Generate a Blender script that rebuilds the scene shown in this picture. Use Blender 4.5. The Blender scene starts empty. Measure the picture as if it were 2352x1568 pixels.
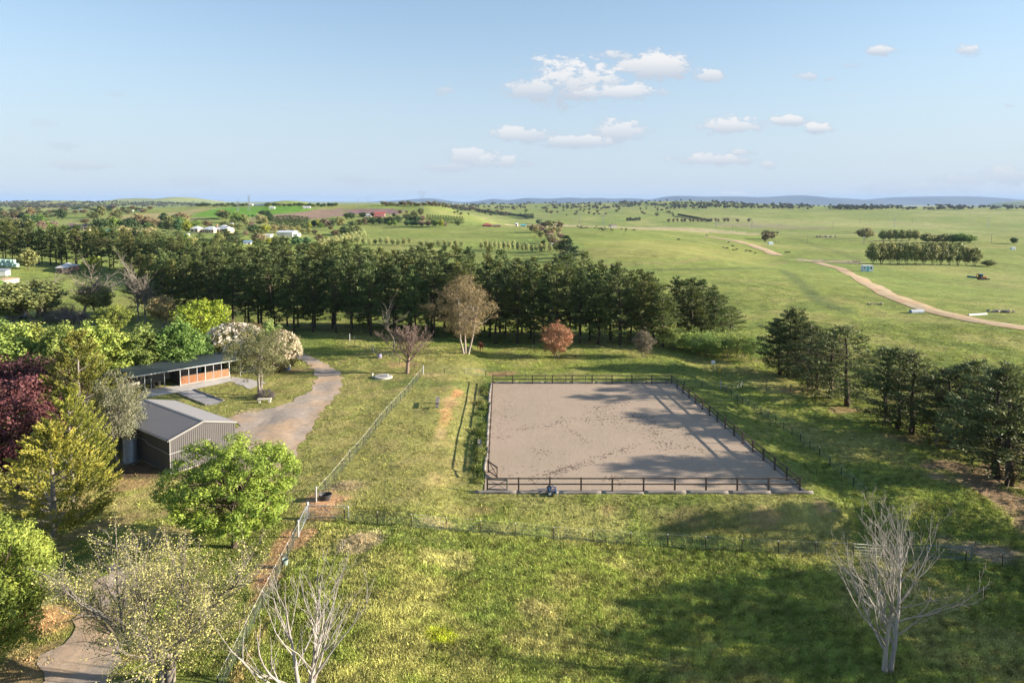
import bpy, math, random
import numpy as np
from mathutils import Vector, Matrix

random.seed(7)
RNG = np.random.default_rng(7)
R = math.radians
scene = bpy.context.scene
col = scene.collection

# ------------------------------------------------------------------ camera
F, CX, HOR, PITCH, EYE = 1568.0, 1176.0, 462.0, R(3.5), 27.0
cam_d = bpy.data.cameras.new("camera")
cam_d.sensor_width = 36.0
cam_d.lens = 24.0
cam_d.shift_y = -(784.0 - (HOR + F * math.tan(PITCH))) / 2352.0
cam_d.clip_start = 0.5
cam_d.clip_end = 90000.0
cam = bpy.data.objects.new("camera", cam_d)
cam.location = (0, 0, EYE)
cam.rotation_euler = (R(90) - PITCH, 0, 0)
col.objects.link(cam)
scene.camera = cam

# ------------------------------------------------------------------ light
SUN_EL, SUN_AZ = 15.5, 92.0      # azimuth clockwise from +Y (the view direction)
sun_d = bpy.data.lights.new("sun", 'SUN')
sun_d.energy = 5.0
sun_d.angle = R(0.55)
sun_d.color = (1.0, 0.88, 0.71)
sun = bpy.data.objects.new("sun", sun_d)
sv = Vector((math.sin(R(SUN_AZ)) * math.cos(R(SUN_EL)), math.cos(R(SUN_AZ)) * math.cos(R(SUN_EL)), math.sin(R(SUN_EL))))
sun.rotation_euler = sv.to_track_quat('Z', 'Y').to_euler()
sun.location = (60, 0, 60)
col.objects.link(sun)

scene.view_settings.view_transform = 'Standard'
scene.view_settings.look = 'None'
scene.view_settings.gamma = 1.0
scene.view_settings.use_curve_mapping = False
scene.view_settings.exposure = 1.78
SKY_STRENGTH = 0.051
HAZE_DENSITY = 3.3e-5

scene.cycles.max_bounces = 6
scene.cycles.diffuse_bounces = 3
scene.cycles.transmission_bounces = 3
scene.cycles.volume_bounces = 0
scene.cycles.transparent_max_bounces = 6
scene.cycles.use_fast_gi = False

world = bpy.data.worlds.new("World")
scene.world = world
world.use_nodes = True


class NT:
    """small helper to write node trees"""
    def __init__(s, tree):
        s.t = tree
        s.l = tree.links

    def n(s, kind, **kw):
        nd = s.t.nodes.new(kind)
        for k, v in kw.items():
            if k.startswith('i_'):
                key = k[2:]
                key = int(key) if key.isdigit() else key.replace('_', ' ')
                s.set(nd.inputs[key], v)
            else:
                setattr(nd, k, v)
        return nd

    def set(s, sock, v):
        if isinstance(v, bpy.types.NodeSocket):
            s.l.new(v, sock)
        elif isinstance(v, (tuple, list)) and len(v) == 3 and len(sock.default_value) == 4:
            sock.default_value = (*v, 1)
        else:
            sock.default_value = v

    def m(s, op, a, b=None, c=None, clamp=False):
        nd = s.t.nodes.new('ShaderNodeMath')
        nd.operation = op
        nd.use_clamp = clamp
        s.set(nd.inputs[0], a)
        if b is not None:
            s.set(nd.inputs[1], b)
        if c is not None:
            s.set(nd.inputs[2], c)
        return nd.outputs[0]

    def mix(s, f, a, b, mode='MIX'):
        nd = s.t.nodes.new('ShaderNodeMix')
        nd.data_type = 'RGBA'
        nd.blend_type = mode
        s.set(nd.inputs[0], f)
        s.set(nd.inputs[6], a)
        s.set(nd.inputs[7], b)
        return nd.outputs[2]

    def noise(s, vec, scale, detail=4, rough=0.55, dim='3D'):
        nd = s.t.nodes.new('ShaderNodeTexNoise')
        nd.noise_dimensions = dim
        s.set(nd.inputs['Vector'], vec)
        nd.inputs['Scale'].default_value = scale
        nd.inputs['Detail'].default_value = detail
        nd.inputs['Roughness'].default_value = rough
        return nd.outputs[0]

    def ramp(s, v, lo, hi):
        nd = s.t.nodes.new('ShaderNodeMapRange')
        nd.interpolation_type = 'SMOOTHSTEP'
        s.set(nd.inputs[0], v)
        nd.inputs[1].default_value = lo
        nd.inputs[2].default_value = hi
        return nd.outputs[0]


def px_dir(x, y):
    d = Vector((x - CX, 0, 0)) + Vector((0, math.cos(PITCH), -math.sin(PITCH))) * F \
        + Vector((0, math.sin(PITCH), math.cos(PITCH))) * (HOR + F * math.tan(PITCH) - y)
    return d


def build_world():
    t = world.node_tree
    t.nodes.clear()
    w = NT(t)
    out = w.n('ShaderNodeOutputWorld')
    sky = w.n('ShaderNodeTexSky', sky_type='NISHITA')
    sky.sun_disc = False
    sky.sun_elevation = R(SUN_EL)
    sky.sun_rotation = R(SUN_AZ)
    sky.altitude = 600
    sky.air_density = 1.25
    sky.dust_density = 0.9
    sky.ozone_density = 2.0
    # clouds: cumulus puffs far away, placed by direction (x/y and z/y of the direction)
    tc = w.n('ShaderNodeTexCoord').outputs['Generated']
    sp = w.n('ShaderNodeSeparateXYZ', i_0=tc)
    ay = w.m('MAXIMUM', w.m('ABSOLUTE', sp.outputs[1]), 0.05)
    u = w.m('DIVIDE', sp.outputs[0], ay)
    v = w.m('DIVIDE', sp.outputs[2], ay)
    uv = w.n('ShaderNodeCombineXYZ', i_0=u, i_1=w.m('MULTIPLY', v, 1.9), i_2=0.37).outputs[0]
    n1 = w.noise(uv, 17.0, 6, 0.6)
    n2 = w.noise(uv, 60.0, 4, 0.6)
    wob = w.m('ADD', w.m('MULTIPLY', w.m('SUBTRACT', n1, 0.48), 2.3), w.m('ADD', w.m('MULTIPLY', w.m('SUBTRACT', n2, 0.5), 1.5), w.m('MULTIPLY', w.m('SUBTRACT', w.noise(uv, 190.0, 3, 0.6), 0.5), 0.6)))
    clouds = [(1310, 186, 100, 42, 1), (1235, 202, 66, 26, .9), (1425, 214, 100, 17, .9), (1405, 190, 30, 20, .8),
              (1420, 128, 52, 12, .85), (1500, 150, 82, 30, 1), (1632, 174, 40, 17, .9), (1020, 208, 26, 13, .6),
              (1215, 312, 72, 16, .8), (1320, 326, 74, 13, .8), (1420, 302, 66, 24, .85), (1075, 364, 62, 20, .75),
              (1150, 374, 70, 15, .75), (1030, 384, 58, 10, .6), (1690, 290, 66, 17, .9), (1805, 278, 38, 10, .9),
              (1880, 296, 30, 9, .9), (1640, 366, 88, 14, .85), (1700, 350, 36, 11, .8), (1762, 380, 18, 7, .7),
              (2022, 116, 27, 10, .9), (2225, 115, 32, 10, .85), (1857, 177, 27, 10, .7), (1955, 153, 20, 6, .45),
              (1908, 182, 18, 5, .5), (160, 335, 40, 11, .45), (165, 380, 50, 11, .5), (222, 382, 40, 9, .5),
              (2120, 432, 150, 15, .55), (2200, 414, 75, 12, .6), (2325, 405, 66, 18, .6), (1690, 448, 50, 7, .7),
              (1850, 446, 70, 8, .5), (800, 412, 46, 9, .4), (870, 420, 70, 9, .3), (450, 420, 60, 12, .25),
              (270, 218, 26, 8, .25), (100, 283, 26, 8, .25), (2318, 243, 14, 5, .5), (1290, 100, 10, 4, .0)]
    dens = None
    hi = None
    for (x, y, a, b, s) in clouds:
        d = px_dir(x, y)
        uc, vc = d.x / d.y, d.z / d.y
        du = w.m('DIVIDE', w.m('SUBTRACT', u, uc), a * 1.32 / F)
        dv = w.m('DIVIDE', w.m('SUBTRACT', v, vc), b * 1.45 / F)
        rr = w.m('SQRT', w.m('ADD', w.m('MULTIPLY', du, du), w.m('MULTIPLY', dv, dv)))
        m = w.m('ADD', w.m('SUBTRACT', 1.0, rr), wob)
        m = w.m('MULTIPLY', w.ramp(m, 0.05, 0.62), s)
        # sunward top brighter than the base
        h = w.m('MULTIPLY', m, w.m('MULTIPLY_ADD', dv, 0.5, 0.5, clamp=True))
        dens = m if dens is None else w.m('MAXIMUM', dens, m)
        hi = h if hi is None else w.m('MAXIMUM', hi, h)
    skyc = sky.outputs[0]
    # thin high veil that whitens the sky a little toward the horizon
    veil = w.m('MULTIPLY', w.noise(uv, 2.2, 5, 0.6), 0.16)
    base = w.mix(1.0, skyc, (1.12, 1.16, 1.24), 'MULTIPLY')
    ccol = w.mix(w.ramp(hi, 0.1, 0.75), (3.3, 3.65, 4.2), (5.4, 5.35, 5.3))
    hz = w.ramp(sp.outputs[2], 0.30, -0.02)
    base = w.mix(w.m('MULTIPLY', hz, 0.85), base, (3.75, 4.3, 4.95))
    base = w.mix(w.m('ADD', veil, 0.22), base, (3.0, 3.95, 5.15))
    fin = w.mix(w.m('MULTIPLY', dens, 0.93), base, ccol)
    bg = w.n('ShaderNodeBackground', i_0=fin, i_1=SKY_STRENGTH)
    w.l.new(bg.outputs[0], out.inputs[0])
    world.cycles.sampling_method = 'MANUAL'
    world.cycles.sample_map_resolution = 1024


build_world()


# ------------------------------------------------------------------ materials
MATS = {}


def mat(name, c, rough=0.85, var=0.25, scale=3.0, bump=0.0, bscale=None, metal=0.0, spec=0.3, c2=None, stretch=None):
    """principled surface with grain: colour wanders between c and c2 (or darker c)"""
    if name in MATS:
        return MATS[name]
    m = bpy.data.materials.new(name)
    m.use_nodes = True
    t = m.node_tree
    w = NT(t)
    b = t.nodes['Principled BSDF']
    tc = w.n('ShaderNodeTexCoord').outputs['Object']
    if stretch:
        tc = w.n('ShaderNodeMapping', i_Vector=tc, i_Scale=stretch).outputs[0]
    nz = w.noise(tc, scale, 5, 0.6)
    c2 = c2 or tuple(x * (1 - var) for x in c)
    w.set(b.inputs['Base Color'], w.mix(w.ramp(nz, 0.3, 0.7), c, c2))
    b.inputs['Roughness'].default_value = rough
    b.inputs['Metallic'].default_value = metal
    b.inputs['Specular IOR Level'].default_value = spec
    if bump:
        bn = w.n('ShaderNodeBump', i_Height=w.noise(tc, bscale or scale * 4, 4, 0.6))
        bn.inputs['Strength'].default_value = bump
        bn.inputs['Distance'].default_value = 0.03
        w.l.new(bn.outputs[0], b.inputs['Normal'])
    MATS[name] = m
    return m


def leaf_mat():
    m = bpy.data.materials.new('foliage')
    m.use_nodes = True
    t = m.node_tree
    t.nodes.clear()
    w = NT(t)
    out = w.n('ShaderNodeOutputMaterial')
    oi = w.n('ShaderNodeObjectInfo')
    at = w.n('ShaderNodeAttribute', attribute_name='tint').outputs['Fac']
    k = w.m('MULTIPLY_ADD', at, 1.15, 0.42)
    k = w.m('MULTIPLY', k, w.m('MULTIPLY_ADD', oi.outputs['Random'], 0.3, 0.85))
    comb = w.n('ShaderNodeCombineXYZ', i_0=k, i_1=k, i_2=k).outputs[0]
    c = w.mix(1.0, oi.outputs['Color'], comb, 'MULTIPLY')
    hs = w.n('ShaderNodeHueSaturation')
    w.set(hs.inputs['Hue'], w.m('MULTIPLY_ADD', at, -0.05, 0.525))
    w.set(hs.inputs['Color'], c)
    pr = w.n('ShaderNodeBsdfPrincipled')
    w.set(pr.inputs['Base Color'], hs.outputs[0])
    pr.inputs['Roughness'].default_value = 0.6
    pr.inputs['Specular IOR Level'].default_value = 0.25
    tr = w.n('ShaderNodeBsdfTranslucent')
    w.set(tr.inputs[0], hs.outputs[0])
    mx = w.n('ShaderNodeMixShader')
    mx.inputs[0].default_value = 0.22
    w.l.new(pr.outputs[0], mx.inputs[1])
    w.l.new(tr.outputs[0], mx.inputs[2])
    w.l.new(mx.outputs[0], out.inputs[0])
    return m


LEAF = leaf_mat()
BARK = mat('bark', (0.10, 0.075, 0.055), 0.95, 0.5, 2.5, 0.6, 9, stretch=(1, 1, .25))
PALEBARK = mat('pale_bark', (0.31, 0.27, 0.23), 0.9, 0.45, 1.2, 0.3, 8, c2=(0.24, 0.20, 0.17), stretch=(1, 1, .3))
GREYBARK = mat('grey_bark', (0.25, 0.22, 0.185), 0.95, 0.5, 2, 0.4, 9, stretch=(1, 1, .3))
DEADWOOD = mat('dead_wood', (0.34, 0.31, 0.285), 0.9, 0.3, 1.6, 0.4, 12, c2=(0.20, 0.18, 0.165), stretch=(1, 1, .3))
REDTWIG = mat('brown_twig', (0.21, 0.15, 0.125), 0.95, 0.3, 2)


# ------------------------------------------------------------------ geometry helpers
def ss(a, b, x):
    t = np.clip((np.asarray(x, float) - a) / (b - a), 0, 1)
    return t * t * (3 - 2 * t)


_FB = {}


def fbm(X, Y, wl, seed, octv=4):
    X = np.asarray(X, float)
    Y = np.asarray(Y, float)
    o = np.zeros(np.broadcast(X, Y).shape)
    amp, tot = 1.0, 0.0
    for k in range(octv):
        key = (seed, k)
        if key not in _FB:
            g = np.random.default_rng(seed * 31 + k)
            _FB[key] = [(g.uniform(0, 2 * math.pi), g.uniform(.75, 1.35), g.uniform(0, 6.28)) for _ in range(5)]
        f = 2 * math.pi / wl * (2.05 ** k)
        for (th, s, ph) in _FB[key]:
            o += amp / 5 * 2.2 * np.sin(f * s * (X * math.cos(th) + Y * math.sin(th)) + ph + 1.3 * np.sin(f * .37 * (Y * math.cos(th) - X * math.sin(th)) + ph * 2))
        tot += amp
        amp *= .5
    return o / tot


def link(o, parent=None):
    col.objects.link(o)
    if parent is not None:
        o.parent = parent
    return o


def tag(o, label=None, cat=None, group=None, kind=None):
    if label:
        o['label'] = label
    if cat:
        o['category'] = cat
    if group:
        o['group'] = group
    if kind:
        o['kind'] = kind
    return o


def empty(name, loc, rz=0.0):
    o = bpy.data.objects.new(name, None)
    o.empty_display_size = 0.3
    o.location = loc
    o.rotation_euler = (0, 0, rz)
    return link(o)


def np_mesh(name, V, Fc, material, tint=None, smooth=False):
    """mesh from an (n,3) array and an (m,k) face array"""
    V = np.ascontiguousarray(V, dtype=np.float32)
    Fc = np.ascontiguousarray(Fc, dtype=np.int32)
    me = bpy.data.meshes.new(name)
    m, k = Fc.shape
    me.vertices.add(len(V))
    me.vertices.foreach_set('co', V.ravel())
    me.loops.add(m * k)
    me.loops.foreach_set('vertex_index', Fc.ravel())
    me.polygons.add(m)
    me.polygons.foreach_set('loop_start', np.arange(m, dtype=np.int32) * k)
    me.polygons.foreach_set('loop_total', np.full(m, k, dtype=np.int32))
    if smooth:
        me.polygons.foreach_set('use_smooth', np.ones(m, dtype=bool))
    if tint is not None:
        a = me.attributes.new('tint', 'FLOAT', 'POINT')
        a.data.foreach_set('value', np.ascontiguousarray(tint, dtype=np.float32))
    me.materials.append(material)
    me.update()
    me.validate()
    return me


class G:
    """collects boxes, bars and tubes into one mesh"""
    def __init__(s):
        s.v, s.f = [], []

    def add(s, V, Fc):
        b = len(s.v)
        s.v += [tuple(p) for p in V]
        s.f += [tuple(b + i for i in q) for q in Fc]
        return s

    def box(s, x0, x1, y0, y1, z0, z1, M=None):
        V = [Vector((x, y, z)) for z in (z0, z1) for y in (y0, y1) for x in (x0, x1)]
        if M is not None:
            V = [M @ p for p in V]
        return s.add(V, [(0, 2, 3, 1), (4, 5, 7, 6), (0, 1, 5, 4), (2, 6, 7, 3), (0, 4, 6, 2), (1, 3, 7, 5)])

    def bar(s, p, q, w, h=None, up=(0, 0, 1)):
        p, q = Vector(p), Vector(q)
        h = h or w
        d = (q - p).normalized()
        u = Vector(up)
        if abs(d.dot(u)) > .98:
            u = Vector((0, 1, 0))
        a = d.cross(u).normalized() * w / 2
        b = a.cross(d).normalized() * h / 2
        V = [r + i * a + j * b for r in (p, q) for (i, j) in ((-1, -1), (1, -1), (1, 1), (-1, 1))]
        return s.add(V, [(0, 3, 2, 1), (4, 5, 6, 7), (0, 1, 5, 4), (1, 2, 6, 5), (2, 3, 7, 6), (3, 0, 4, 7)])

    def tube(s, pts, rad, n=8, cap=True):
        pts = [Vector(p) for p in pts]
        if not hasattr(rad, '__len__'):
            rad = [rad] * len(pts)
        V, Fc = [], []
        a = None
        for i, p in enumerate(pts):
            d = (pts[min(i + 1, len(pts) - 1)] - pts[max(i - 1, 0)]).normalized()
            if a is None:
                a = d.cross(Vector((0.31, 0.95, 0.1))).normalized()
            a = (a - d * a.dot(d)).normalized()
            b = d.cross(a)
            for k in range(n):
                th = 2 * math.pi * k / n
                V.append(p + (a * math.cos(th) + b * math.sin(th)) * rad[i])
        for i in range(len(pts) - 1):
            for k in range(n):
                k2 = (k + 1) % n
                Fc.append((i * n + k, i * n + k2, (i + 1) * n + k2, (i + 1) * n + k))
        if cap:
            Fc.append(tuple(range(n - 1, -1, -1)))
            Fc.append(tuple((len(pts) - 1) * n + k for k in range(n)))
        return s.add(V, Fc)

    def lathe(s, prof, n=16, loc=(0, 0, 0), cap=True, sy=1.0):
        V, Fc = [], []
        for (r, z) in prof:
            for k in range(n):
                th = 2 * math.pi * k / n
                V.append((loc[0] + r * math.cos(th), loc[1] + r * sy * math.sin(th), loc[2] + z))
        for i in range(len(prof) - 1):
            for k in range(n):
                k2 = (k + 1) % n
                Fc.append((i * n + k, i * n + k2, (i + 1) * n + k2, (i + 1) * n + k))
        if cap:
            Fc.append(tuple(range(n - 1, -1, -1)))
            Fc.append(tuple((len(prof) - 1) * n + k for k in range(n)))
        return s.add(V, Fc)

    def mesh(s, name, m, smooth=False):
        me = bpy.data.meshes.new(name)
        me.from_pydata(s.v, [], s.f)
        me.materials.append(m)
        if smooth:
            me.polygons.foreach_set('use_smooth', [True] * len(me.polygons))
        me.update()
        return me

    def build(s, name, m, parent=None, smooth=False):
        return link(bpy.data.objects.new(name, s.mesh(name, m, smooth)), parent)


def put(name, me, parent=None, loc=None, rz=None, scale=None):
    o = bpy.data.objects.new(name, me)
    if loc is not None:
        o.location = loc
    if rz is not None:
        o.rotation_euler = (0, 0, rz)
    if scale is not None:
        o.scale = scale if hasattr(scale, '__len__') else (scale,) * 3
    return link(o, parent)


# ------------------------------------------------------------------ terrain
AN = EYE * F / (1144.0 - HOR)          # depth of the arena's near edge
AF = EYE * F / (887.0 - HOR)
AXL0, AXR0 = (1118 - CX) / F * AN, (1853 - CX) / F * AN
AXL1, AXR1 = (1131 - CX) / F * AF, (1548 - CX) / F * AF


def arena_x(Y, side):
    t = (np.asarray(Y, float) - AN) / (AF - AN)
    return (AXL0 + (AXL1 - AXL0) * t) if side < 0 else (AXR0 + (AXR1 - AXR0) * t)


def gz(xpx, d, wpx, sy, h):
    return ((xpx - CX) / F * d, d, wpx / F * d, sy, h)


HILLS = [gz(800, 1150, 300, 260, 19), gz(560, 1500, 300, 350, 17), gz(1000, 1100, 120, 220, 9), gz(667, 2200, 75, 200, 28),
         gz(417, 7000, 55, 700, 54), gz(312, 7000, 34, 600, 42), gz(370, 7200, 120, 700, 22), gz(130, 4200, 260, 500, 22),
         gz(1590, 3600, 150, 450, 30), gz(1250, 3900, 220, 450, 20), gz(1850, 3300, 190, 350, 10), gz(2200, 3000, 260, 400, 4),
         gz(1420, 3700, 120, 350, 8), gz(2380, 8500, 75, 900, 118), gz(1960, 1500, 140, 260, 7)]


def height(X, Y):
    X = np.asarray(X, float)
    Y = np.asarray(Y, float)
    r = np.hypot(X, Y)
    a = X / np.maximum(np.abs(Y), 1.0)
    base = (0.9 * ss(-3.4, -9.5, X) - 0.9 * ss(26, 33, X)) * ss(230, 150, r)
    near = -2.0 * ss(-8, 13, X) * ss(62.5, 56, Y) * ss(230, 150, r)
    XL, XR = arena_x(Y, -1) - 0.9, arena_x(Y, 1) + 0.9
    dx = np.maximum(np.maximum(XL - X, X - XR), 0)
    dy = np.maximum(np.maximum((AN - 1.0) - Y, Y - (AF + 0.9)), 0)
    dist = np.hypot(dx, dy)
    z = (base + near) * ss(0, 3.6, dist)
    z += (0.07 * fbm(X, Y, 7, 3, 3) + 0.22 * fbm(X, Y, 38, 4, 2)) * ss(0, 5, dist) * ss(400, 200, r)
    z += 1.5 * fbm(X, Y, 190, 5, 3) * ss(170, 380, r)
    z += 3.0 * fbm(X, Y, 620, 6, 3) * ss(600, 1200, r)
    z += 9.0 * fbm(X, Y, 2600, 8, 3) * ss(2600, 5000, r) - 6 * ss(2600, 5000, r)
    # the land falls away behind the crest on the right and climbs again
    val = ss(-0.14, 0.02, a) * ss(620, 1450, Y) * (1 - 0.93 * ss(1500, 2700, Y))
    z -= 32 * val
    z -= 11 * ss(0.12, 0.42, a) * ss(150, 460, r) * (1 - ss(900, 1600, r) * .4) * (1 - 0.9 * ss(1500, 2700, Y))
    z -= 72 * ss(3100, 8800, r) * ss(-.16, .02, a)
    z += 7.0 * ss(-95, -240, X) * ss(150, 230, r) * ss(700, 400, r)
    z += 5.0 * np.exp(-(((X - 85) / 60) ** 2 + ((Y - 300) / 110) ** 2)) * ss(125, 190, r)
    for (hx, hy, sx, sy, h) in HILLS:
        z += h * np.exp(-(((X - hx) / sx) ** 2 + ((Y - hy) / sy) ** 2)) * ss(150, 300, r)
    return z


def axis(dense0, dense1, step, lo, hi, ratio):
    out = list(np.arange(dense0, dense1 + step * .5, step))
    s, x = step, out[-1]
    while x < hi:
        s *= ratio
        x += s
        out.append(x)
    s, x = step, out[0]
    left = []
    while x > lo:
        s *= ratio
        x -= s
        left.append(x)
    return np.array(left[::-1] + out)


GX = axis(-78, 78, 0.6, -31000, 31000, 1.038)
GY = axis(30, 150, 0.6, -300, 31000, 1.021)
MX, MY = np.meshgrid(GX, GY)
GZ = height(MX, MY)


def zat(x, y):
    i = int(np.clip(np.searchsorted(GX, x) - 1, 0, len(GX) - 2))
    j = int(np.clip(np.searchsorted(GY, y) - 1, 0, len(GY) - 2))
    u = (x - GX[i]) / (GX[i + 1] - GX[i])
    v = (y - GY[j]) / (GY[j + 1] - GY[j])
    return float((GZ[j, i] * (1 - u) + GZ[j, i + 1] * u) * (1 - v) + (GZ[j + 1, i] * (1 - u) + GZ[j + 1, i + 1] * u) * v)


def zat_v(x, y):
    x = np.asarray(x, float)
    y = np.asarray(y, float)
    i = np.clip(np.searchsorted(GX, x) - 1, 0, len(GX) - 2)
    j = np.clip(np.searchsorted(GY, y) - 1, 0, len(GY) - 2)
    u = (x - GX[i]) / (GX[i + 1] - GX[i])
    v = (y - GY[j]) / (GY[j + 1] - GY[j])
    return (GZ[j, i] * (1 - u) + GZ[j, i + 1] * u) * (1 - v) + (GZ[j + 1, i] * (1 - u) + GZ[j + 1, i + 1] * u) * v


_T = np.geomspace(24, 30000, 5000)


def at(x, y, up=0.0):
    """the ground point seen at a pixel of the 2352 x 1568 view"""
    d = px_dir(x, y)
    kx, kz = d.x / d.y, d.z / d.y
    zr = EYE + kz * _T
    g = zat_v(kx * _T, _T)
    below = np.nonzero(zr <= g)[0]
    if len(below) == 0:
        t = 6000.0
    else:
        i = int(below[0])
        if i == 0:
            t = _T[0]
        else:
            a0, a1 = zr[i - 1] - g[i - 1], zr[i] - g[i]
            t = _T[i - 1] + (_T[i] - _T[i - 1]) * a0 / (a0 - a1)
    return Vector((kx * t, t, zat(kx * t, t) + up))


def poly_mask(pts, X, Y):
    """inside test, world polygon"""
    px = [p[0] for p in pts]
    py = [p[1] for p in pts]
    inside = np.zeros(X.shape, bool)
    n = len(pts)
    j = n - 1
    for i in range(n):
        c = ((py[i] > Y) != (py[j] > Y)) & (X < (px[j] - px[i]) * (Y - py[i]) / (py[j] - py[i] + 1e-12) + px[i])
        inside ^= c
        j = i
    return inside


def pxpoly(lst):
    return [tuple(at(x, y)[:2]) for (x, y) in lst]


def blob(px, py, rx, ry):
    p = at(px, py)
    return (p.x, p.y, rx / F * p.y, ry)


GRAVEL_PX = [(640, 800), (687, 812), (718, 820), (749, 836), (775, 851), (787, 868), (781, 893), (765, 919), (744, 940), (728, 961),
             (713, 987), (697, 1010), (676, 1041), (658, 1067), (600, 1085), (500, 1075), (530, 990), (548, 972), (520, 962), (551, 950),
             (590, 945), (629, 937), (676, 919), (702, 906), (718, 888), (726, 867), (723, 851), (707, 836), (689, 825), (640, 812)]
DRIVE_PX = [(92, 1566), (142, 1480), (192, 1385), (235, 1318), (262, 1292), (318, 1296), (322, 1330), (305, 1400), (285, 1470), (250, 1566), (235, 1640), (60, 1640)]
SLAB_PX = [(322, 915), (406, 902), (445, 895), (531, 876), (530, 863), (413, 885), (318, 898)]
YARD_PX = [(531, 866), (560, 868), (611, 879), (573, 894), (531, 876)]
PAD_PX = [(406, 903), (446, 894.6), (514, 920), (500, 928), (481, 931), (470, 929)]
ROAD_PX_A = [(1620, 543), (1650, 547), (1690, 553), (1735, 566), (1765, 577), (1788, 587)]
ROAD_PX_B = [(1848, 597), (1880, 604), (1915, 613), (1950, 628), (1985, 648), (2030, 672), (2080, 693), (2140, 714), (2210, 730), (2290, 746), (2380, 757), (2480, 768)]


# ---- ground paint: the colour of grass, bare soil and crops where they lie
def paint(X, Y):
    r = np.hypot(X, Y)
    n1 = fbm(X, Y, 26, 21, 4)
    n2 = fbm(X, Y, 5.0, 22, 3)
    n3 = fbm(X, Y, 180, 23, 3)
    lush = np.array([0.170, 0.198, 0.046])
    dry = np.array([0.265, 0.235, 0.09])
    deep = np.array([0.095, 0.135, 0.034])
    far = np.array([0.182, 0.222, 0.060])
    C = np.broadcast_to(lush, X.shape + (3,)).copy()

    def mixc(m, c):
        nonlocal C
        m = np.clip(m, 0, 1)[..., None]
        C = C * (1 - m) + np.array(c) * m

    mixc(ss(-.1, .55, n1 + .4 * n2) * .55, dry)
    mixc(ss(.1, .7, -n1 + .35 * n2) * .6, deep)
    mixc(ss(130, 330, r) * .8, far)
    mixc(ss(.0, .7, n3) * .45 * ss(150, 300, r), (0.28, 0.265, 0.10))
    mixc(ss(.05, .7, -n3) * .45 * ss(150, 300, r), (0.15, 0.21, 0.05))
    n4 = fbm(X, Y, 900, 25, 3)
    mixc(ss(.1, .6, n4) * .5 * ss(700, 1300, r), (0.31, 0.30, 0.12))
    # mown land left of the arena
    mown = ss(-3, -6, X) * ss(50, 60, Y) * ss(118, 108, Y)
    mixc(mown * .75, (0.225, 0.212, 0.072))
    stripe = np.sin((X * 0.94 - Y * .34) * 2.6 + .7 * n1)
    mixc(mown * ss(-16, -20, X) * ss(.0, .6, stripe) * .28, (0.15, 0.20, 0.04))
    mixc(mown * ss(.05, .5, n2 + .5 * n1) * .4, (0.29, 0.24, 0.10))
    mixc(ss(-14, -20, X) * ss(62, 55, Y) * ss(.0, .6, n2 + n1 * .6) * .6, (0.27, 0.20, 0.10))

    def spot(b, c, k=1.0, jit=.55):
        d = np.hypot((X - b[0]) / b[2], (Y - b[1]) / b[3])
        mixc(ss(1.15, .55, d + jit * n2 + .25 * n1) * k, c)

    soil, orange = (0.36, 0.215, 0.12), (0.50, 0.26, 0.12)
    for (x, y, w, dd, c, k) in [(1034, 925, 16, 3, (.44,.27,.15), .6), (1050, 903, 12, 2.2, orange, .85), (1024, 958, 12, 3.5, orange, .5), (1010, 1005, 15, 3, (.40,.27,.15), .5),
                                (1000, 1100, 30, 1.6, soil, .5), (760, 1150, 52, 3.0, soil, .95), (735, 1176, 46, 2.0, soil, .85), (700, 1235, 22, 2.2, soil, .8),
                                (800, 1118, 40, 1.3, (0.42, 0.35, 0.2), .6), (662, 1236, 26, 2.2, soil, .9), (632, 1290, 30, 3.0, soil, .9), (610, 1345, 26, 3, soil, .6),
                                (85, 1425, 100, 1.9, (0.42, 0.24, 0.12), .8), (60, 1540, 90, 2.6, (0.3, 0.19, 0.11), .7), (575, 1500, 20, 3, soil, .5),
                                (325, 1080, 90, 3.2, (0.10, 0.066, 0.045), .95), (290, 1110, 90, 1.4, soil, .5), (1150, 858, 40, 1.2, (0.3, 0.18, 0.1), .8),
                                (988, 860, 34, 1.0, (0.36, 0.28, 0.14), .7), (915, 836, 40, 1.8, soil, .55), (1820, 895, 60, 2, soil, .55), (1945, 940, 40, 1.6, (0.32, 0.2, 0.12), .6),
                                (2070, 1005, 60, 1.6, (0.30, 0.2, 0.12), .5), (2250, 1090, 110, 5, (0.28, 0.19, 0.12), .9), (2335, 1150, 60, 4, (0.28, 0.19, 0.12), .9),
                                (1888, 1162, 24, 1.0, (0.40, 0.24, 0.13), .6), (1760, 1180, 60, .9, soil, .5), (1400, 1172, 30, .7, soil, .4), (1560, 1178, 50, .8, (0.28, 0.2, 0.1), .5),
                                (1095, 1170, 40, .8, soil, .35), (2265, 1265, 70, 1.3, (0.30, 0.22, 0.17), .7), (600, 947, 60, 1.2, (0.4, 0.3, 0.19), .6),
                                (680, 850, 34, 1.4, (0.38, 0.25, 0.14), .55), (1000, 1200, 30, .8, (0.4, 0.3, 0.18), .4), (1230, 1480, 70, 1.2, (0.34, 0.30, 0.12), .6),
                                (1040, 1290, 60, 1.6, (0.36, 0.31, 0.14), .5), (1240, 1400, 60, 1.6, (0.38, 0.32, 0.15), .5), (1010, 1460, 36, .8, (0.30, 0.33, 0.02), .8),
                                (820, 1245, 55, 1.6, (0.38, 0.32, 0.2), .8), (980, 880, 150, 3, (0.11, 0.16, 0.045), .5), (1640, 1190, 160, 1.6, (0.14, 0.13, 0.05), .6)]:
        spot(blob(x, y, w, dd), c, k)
    # rank weeds along the cut on the arena's left side
    wl = arena_x(Y, -1) - X
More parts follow.
